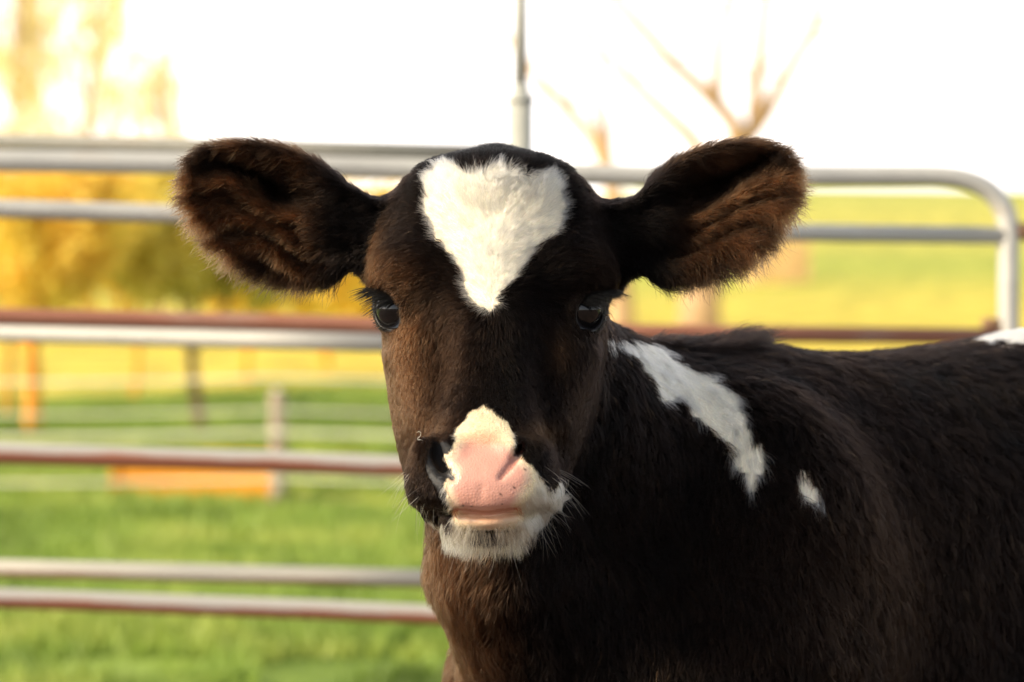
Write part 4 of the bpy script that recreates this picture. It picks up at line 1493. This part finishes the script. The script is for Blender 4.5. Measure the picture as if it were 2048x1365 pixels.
# combing direction in the picture plane, then laid onto the skin
fd = np.zeros((NH, 2))
fd[head] = flow_eval(HEAD_FLOW, hP[head], hQ[head])
fd[bod] = flow_eval(BODY_FLOW, hP[bod], hQ[bod])
el = ear & (hP < 985); er = ear & (hP >= 985)
fd[el] = flow_eval(EAR_FLOW, hP[el], hQ[el])
g = flow_eval(EAR_FLOW, 1965 - hP[er], hQ[er]); g[:, 0] *= -1; fd[er] = g
wx, wy = hP - 984, hQ - 609
rad = np.sqrt(wx ** 2 + wy ** 2) + 1
ww = (1.6 * np.exp(-(rad / 125.0) ** 2) + 0.9 * np.exp(-(wx / 150) ** 2) * smooth01((609 - hQ) / 50) * smooth01((hQ - 335) / 60)) * head
sw = np.stack([wx - wy * 0.35 * np.exp(-rad / 30), wy + wx * 0.35 * np.exp(-rad / 30)], 1) / rad[:, None]
fd = fd + sw * ww[:, None] * 1.2
# second whorl on the crown of the blaze, hair meeting and standing up
w2 = np.exp(-((hP - 1005) / 60) ** 2 - ((hQ - 352) / 26) ** 2) * head
ang = (vnoise(R0, .008, 41) - .5) * 6.0
fd = fd * (1 - w2[:, None] * .8) + np.stack([np.cos(ang), np.sin(ang)], 1) * w2[:, None] * .8
T = np.stack([fd[:, 0], np.zeros(NH), -fd[:, 1]], 1)
T = unit(T) + np.where(bod, .08, np.where(head & (hQ < 345), 1.6, .02))[:, None] * np.array([0, 1.0, 0])
T = unit(T - NN * (T * NN).sum(1, keepdims=True))

# the beard under the lip and along the jaw hangs down
bw = (head & (hd_ < .10)) * smooth01((hQ - 1035) / 30)
down = np.stack([np.clip((hP - 975) / 220, -.5, .5), .08 * np.ones(NH), -np.ones(NH)], 1)
T = unit(T * (1 - bw)[:, None] + unit(down) * bw[:, None])

# length and lift, metres
L = np.full(NH, .0095)
Lf = np.where(head, .0085, np.where(bod, .0145, .0135))
hb = head
nose = smooth01((hQ - 640) / 120) * smooth01((960 - hQ) / 60)
L = np.where(hb, .0095 - .0035 * nose, Lf)
L = np.where(hb & (hQ < 350), .0105, L)
chin = smooth01((hQ - 1045) / 30) * (hd_ < .1)
L = np.where(hb, L + .0005 * chin + .0035 * smooth01((hQ - 985) / 40) * (lmd := (poly_sd(hP, hQ, LIGHT_MUZZLE) < 0)), L)
L = np.where(hb & (hP > 1095) & (hQ > 930), L + .003, L)
L = np.where(hb & (hd_ < -.03) & (hQ < 1040) & ~lmd, np.minimum(L, .0045), L)
L = np.where(hb & lmd & (hQ < 960), .0042, L)
pe = np.where(hP < 985, -poly_sd(hP, hQ, EAR_L), -poly_sd(hP, hQ, EAR_R))
rim = np.exp(-np.clip(pe, 0, 200) / 26.0)
eu = np.where(hP < 985, (745 - hP) / 380, (hP - 1240) / 380)
earL = .0120 + .0085 * rim * smooth01((hQ - 300) / 120) * (.5 + RNG.random(NH)) + .001 * rim
earL = np.where(eu < .12, .0075, earL)
earL = np.where(hd_ > .112, np.minimum(earL, .009), earL)
holl = np.exp(-((eu - .56) / .18) ** 2 - (((hQ - np.where(hP < 985, 430, 425)) / 100 + 1.3 * (eu - .5) + .58) / .17) ** 2)
earL = earL * (1 - .5 * holl)
L = np.where(ear, earL, L)
mane = bod & (hP > 1290) & (hP < 1500) & (np.abs((R0 - C0) @ BPER) < .03) & (R0[:, 2] > .9)
neckf = bod & (hP < 1150) & (hQ > 900)
L = np.where(neckf, .017, L)
L = np.where(mane, .016 + .020 * smooth01((hP - 1380) / 90) * RNG.random(NH), L)
L = L * np.where(bw > .3, .45 + .9 * RNG.random(NH), 0.70 + 0.55 * RNG.random(NH)) * np.clip(hL, .15, 1)
LIFT = np.where(head, .30, np.where(bod, .26, .42)) + 0.12 * RNG.random(NH)
LIFT = np.where(hb & (hQ < 340), .45, LIFT)
LIFT = np.where(mane, 1.3 * RNG.random(NH), LIFT)
LIFT = np.where(hb & (chin > .3), .12, LIFT)
LIFT = LIFT + .8 * w2
# random heading
jit = np.where(head, .16, np.where(bod, .22, .24))
side = np.cross(NN, T)
lown = (vnoise(R0, np.float32(.022), 51) - .5) * np.where(bod, 1.5, .7) + (vnoise(R0, .007, 52) - .5) * np.where(ear, .9, np.where(bod, .9, .5))
jit = np.where(bw > .3, .38, jit)
T = unit(T + side * (lown + RNG.normal(size=NH) * jit)[:, None])
KP = 5
s = np.linspace(0, 1, KP)
cl1 = voro(R0, .0032, 61)
cs2 = np.where(bod[:, None], voro(R0, .011, 65), voro(R0, .0065, 68))
amt1 = np.where(head, .35, .55); amt2 = np.where(head, .30, np.where(ear, .62, .50))
amt2 = np.where(bw > .3, .62, amt2)
amt1 = amt1 * np.clip(L / .008, .2, 1); amt2 = amt2 * np.clip(L / .010, .1, 1)
pts = np.zeros((NH, KP, 3))
wig = RNG.normal(size=(NH, 3)) * .07
for k in range(KP):
    t = s[k]
    up = LIFT * t * (1 - .45 * t)
    pos = R0 + L[:, None] * (T * (t * (0.75 + .25 * t))[..., None] if False else T * t) + NN * (L * up)[:, None]
    pos = pos + wig * L[:, None] * math.sin(t * 3.0)
    if k:
        pos = pos + ((cl1 - R0) * (amt1 * t ** 1.5)[:, None]) + ((cs2 - R0) * (amt2 * t ** 2)[:, None])
    pos[:, 2] -= np.where(bod | (chin > .3), .12, .03) * L * t * t
    pts[:, k] = pos
pts[:, 0] -= NN * .0006
r0 = np.where(head, .00015, np.where(bod, .00024, .00016)) * (0.8 + .4 * RNG.random(NH))
prof = np.array([1.0, .95, .8, .55, .12])
RAD = r0[:, None] * prof[None]
# individual hairs vary: bleached brown tips here and there, dark under-hair
var = 0.55 + 0.9 * RNG.random((NH, 1))
isw = (hC.mean(1) > .4)[:, None]
hC = np.where(isw, hC * (0.80 + .24 * RNG.random((NH, 1))), hC * var)
ble = (RNG.random(NH) < np.where(ear, .22, np.where(bod, .02, .03))) & ~isw[:, 0] & ~(hb & (hQ < 340)) & ~((ear & (eu < .2)))
hC[ble] = hC[ble] * .6 + np.array([.07, .036, .017]) * .4
hC = np.clip(hC, 0.002, .95)
for nm, mk in (('head_hair', head), ('ear_hair', el), ('ear_hair', er), ('coat_hair', bod)):
    hair_obj(nm, pts[mk], RAD[mk], hC[mk], body)

# ---- eyelashes and whiskers
def strands(lst, r0_, colr):
    k = 7
    pp = np.zeros((len(lst), k, 3)); rr = np.zeros((len(lst), k)); cc = np.zeros((len(lst), 3))
    for i, (a, dirs, Ln, bendv) in enumerate(lst):
        for j in range(k):
            t = j / (k - 1)
            pp[i, j] = a + dirs * Ln * t + bendv * Ln * t * t
            rr[i, j] = r0_ * (1 - .85 * t)
        cc[i] = colr if not callable(colr) else colr(i)
    return pp, rr, cc


for e, eo in zip(EYES, eye_objs):
    lst = []
    for i in range(210):
        t = RNG.uniform(-.98, .30)
        l_ = t * .0180
        h_ = .0150 * (1 - (l_ / .0200) ** 2) + RNG.uniform(.0002, .0022)
        a_ = math.sqrt(max(1e-6, (e['R'] + .0030) ** 2 - l_ * l_ - h_ * h_))
        a = e['c'] + e['g'] * a_ + e['L'] * l_ + e['H'] * h_
        dr = e['g'] * .25 + np.array([e['side'] * .9, -.05, -.10 - .25 * t]) + RNG.normal(size=3) * .07
        dr /= np.linalg.norm(dr)
        lst.append((a, dr, RNG.uniform(.015, .031), np.array([0, 0, -.28])))
    for i in range(35):
        t = RNG.uniform(-.6, .8); l_ = t * .0180
        h_ = -.0150 * (1 - (l_ / .0200) ** 2) - .0012
        a_ = math.sqrt(max(1e-6, (e['R'] + .0030) ** 2 - l_ * l_ - h_ * h_))
        a = e['c'] + e['g'] * a_ + e['L'] * l_ + e['H'] * h_
        dr = e['g'] * .7 - e['H'] * .5 + RNG.normal(size=3) * .1
        lst.append((a, dr / np.linalg.norm(dr), RNG.uniform(.003, .006), np.zeros(3)))
    pp, rr, cc = strands(lst, .00038, np.array([.006, .006, .006]))
    ho = hair_obj('eyelashes', pp + (ORG - e['c']), rr, cc, eo)
    # the eyeball object is turned; the lashes keep world axes
    ho.matrix_parent_inverse = Matrix.Rotation(0, 4, 'X')
    q = eo.rotation_euler.to_quaternion().inverted()
    ho.rotation_mode = 'QUATERNION'; ho.rotation_quaternion = q

hm = (hd_ < -.02) & head & (hQ > 930) & ((hP < 880) | (hP > 1050) | (hQ > 1040))
idx = RNG.choice(np.nonzero(hm)[0], 110, replace=False)
lst = []
for i in idx:
    out = unit(NN[i] * .8 + T[i] * .7 + RNG.normal(size=3) * .15)
    lst.append((R0[i], out, RNG.uniform(.012, .034), np.array([0, 0, -.35]) * RNG.random() + RNG.normal(size=3) * .12))
pp, rr, cc = strands(lst, .00011, lambda i: np.array([.7, .62, .45]) if (hP[idx[i]] > 900 or i % 2) else np.array([.03, .02, .015]))
hair_obj('whiskers', pp, rr, cc, body)

# a curl of white fluff caught on the hair beside the nostril
c0 = V3(836, 868, 0)
for dd in np.linspace(-.12, .0, 200):
    if field(V3(838, 872, dd)[None])[0] < 0.0035: break
cp = [V3(p, q, dd - .002 - .0012 * math.sin(i * 1.3)) for i, (p, q) in enumerate(((833, 866), (838, 863), (842, 866), (841, 872), (836, 877), (835, 880), (841, 880), (845, 881), (843, 886)))]
wo_ = tube('fluff_wisp', [Vector(c) for c in cp], [.00006, .00014, .00018, .00010, .00016, .00008, .00014, .0001, .00006], M_plastic, None, 6)
tag(wo_, 'tiny curled white wisp of fluff stuck beside the calf nostril', 'fluff')
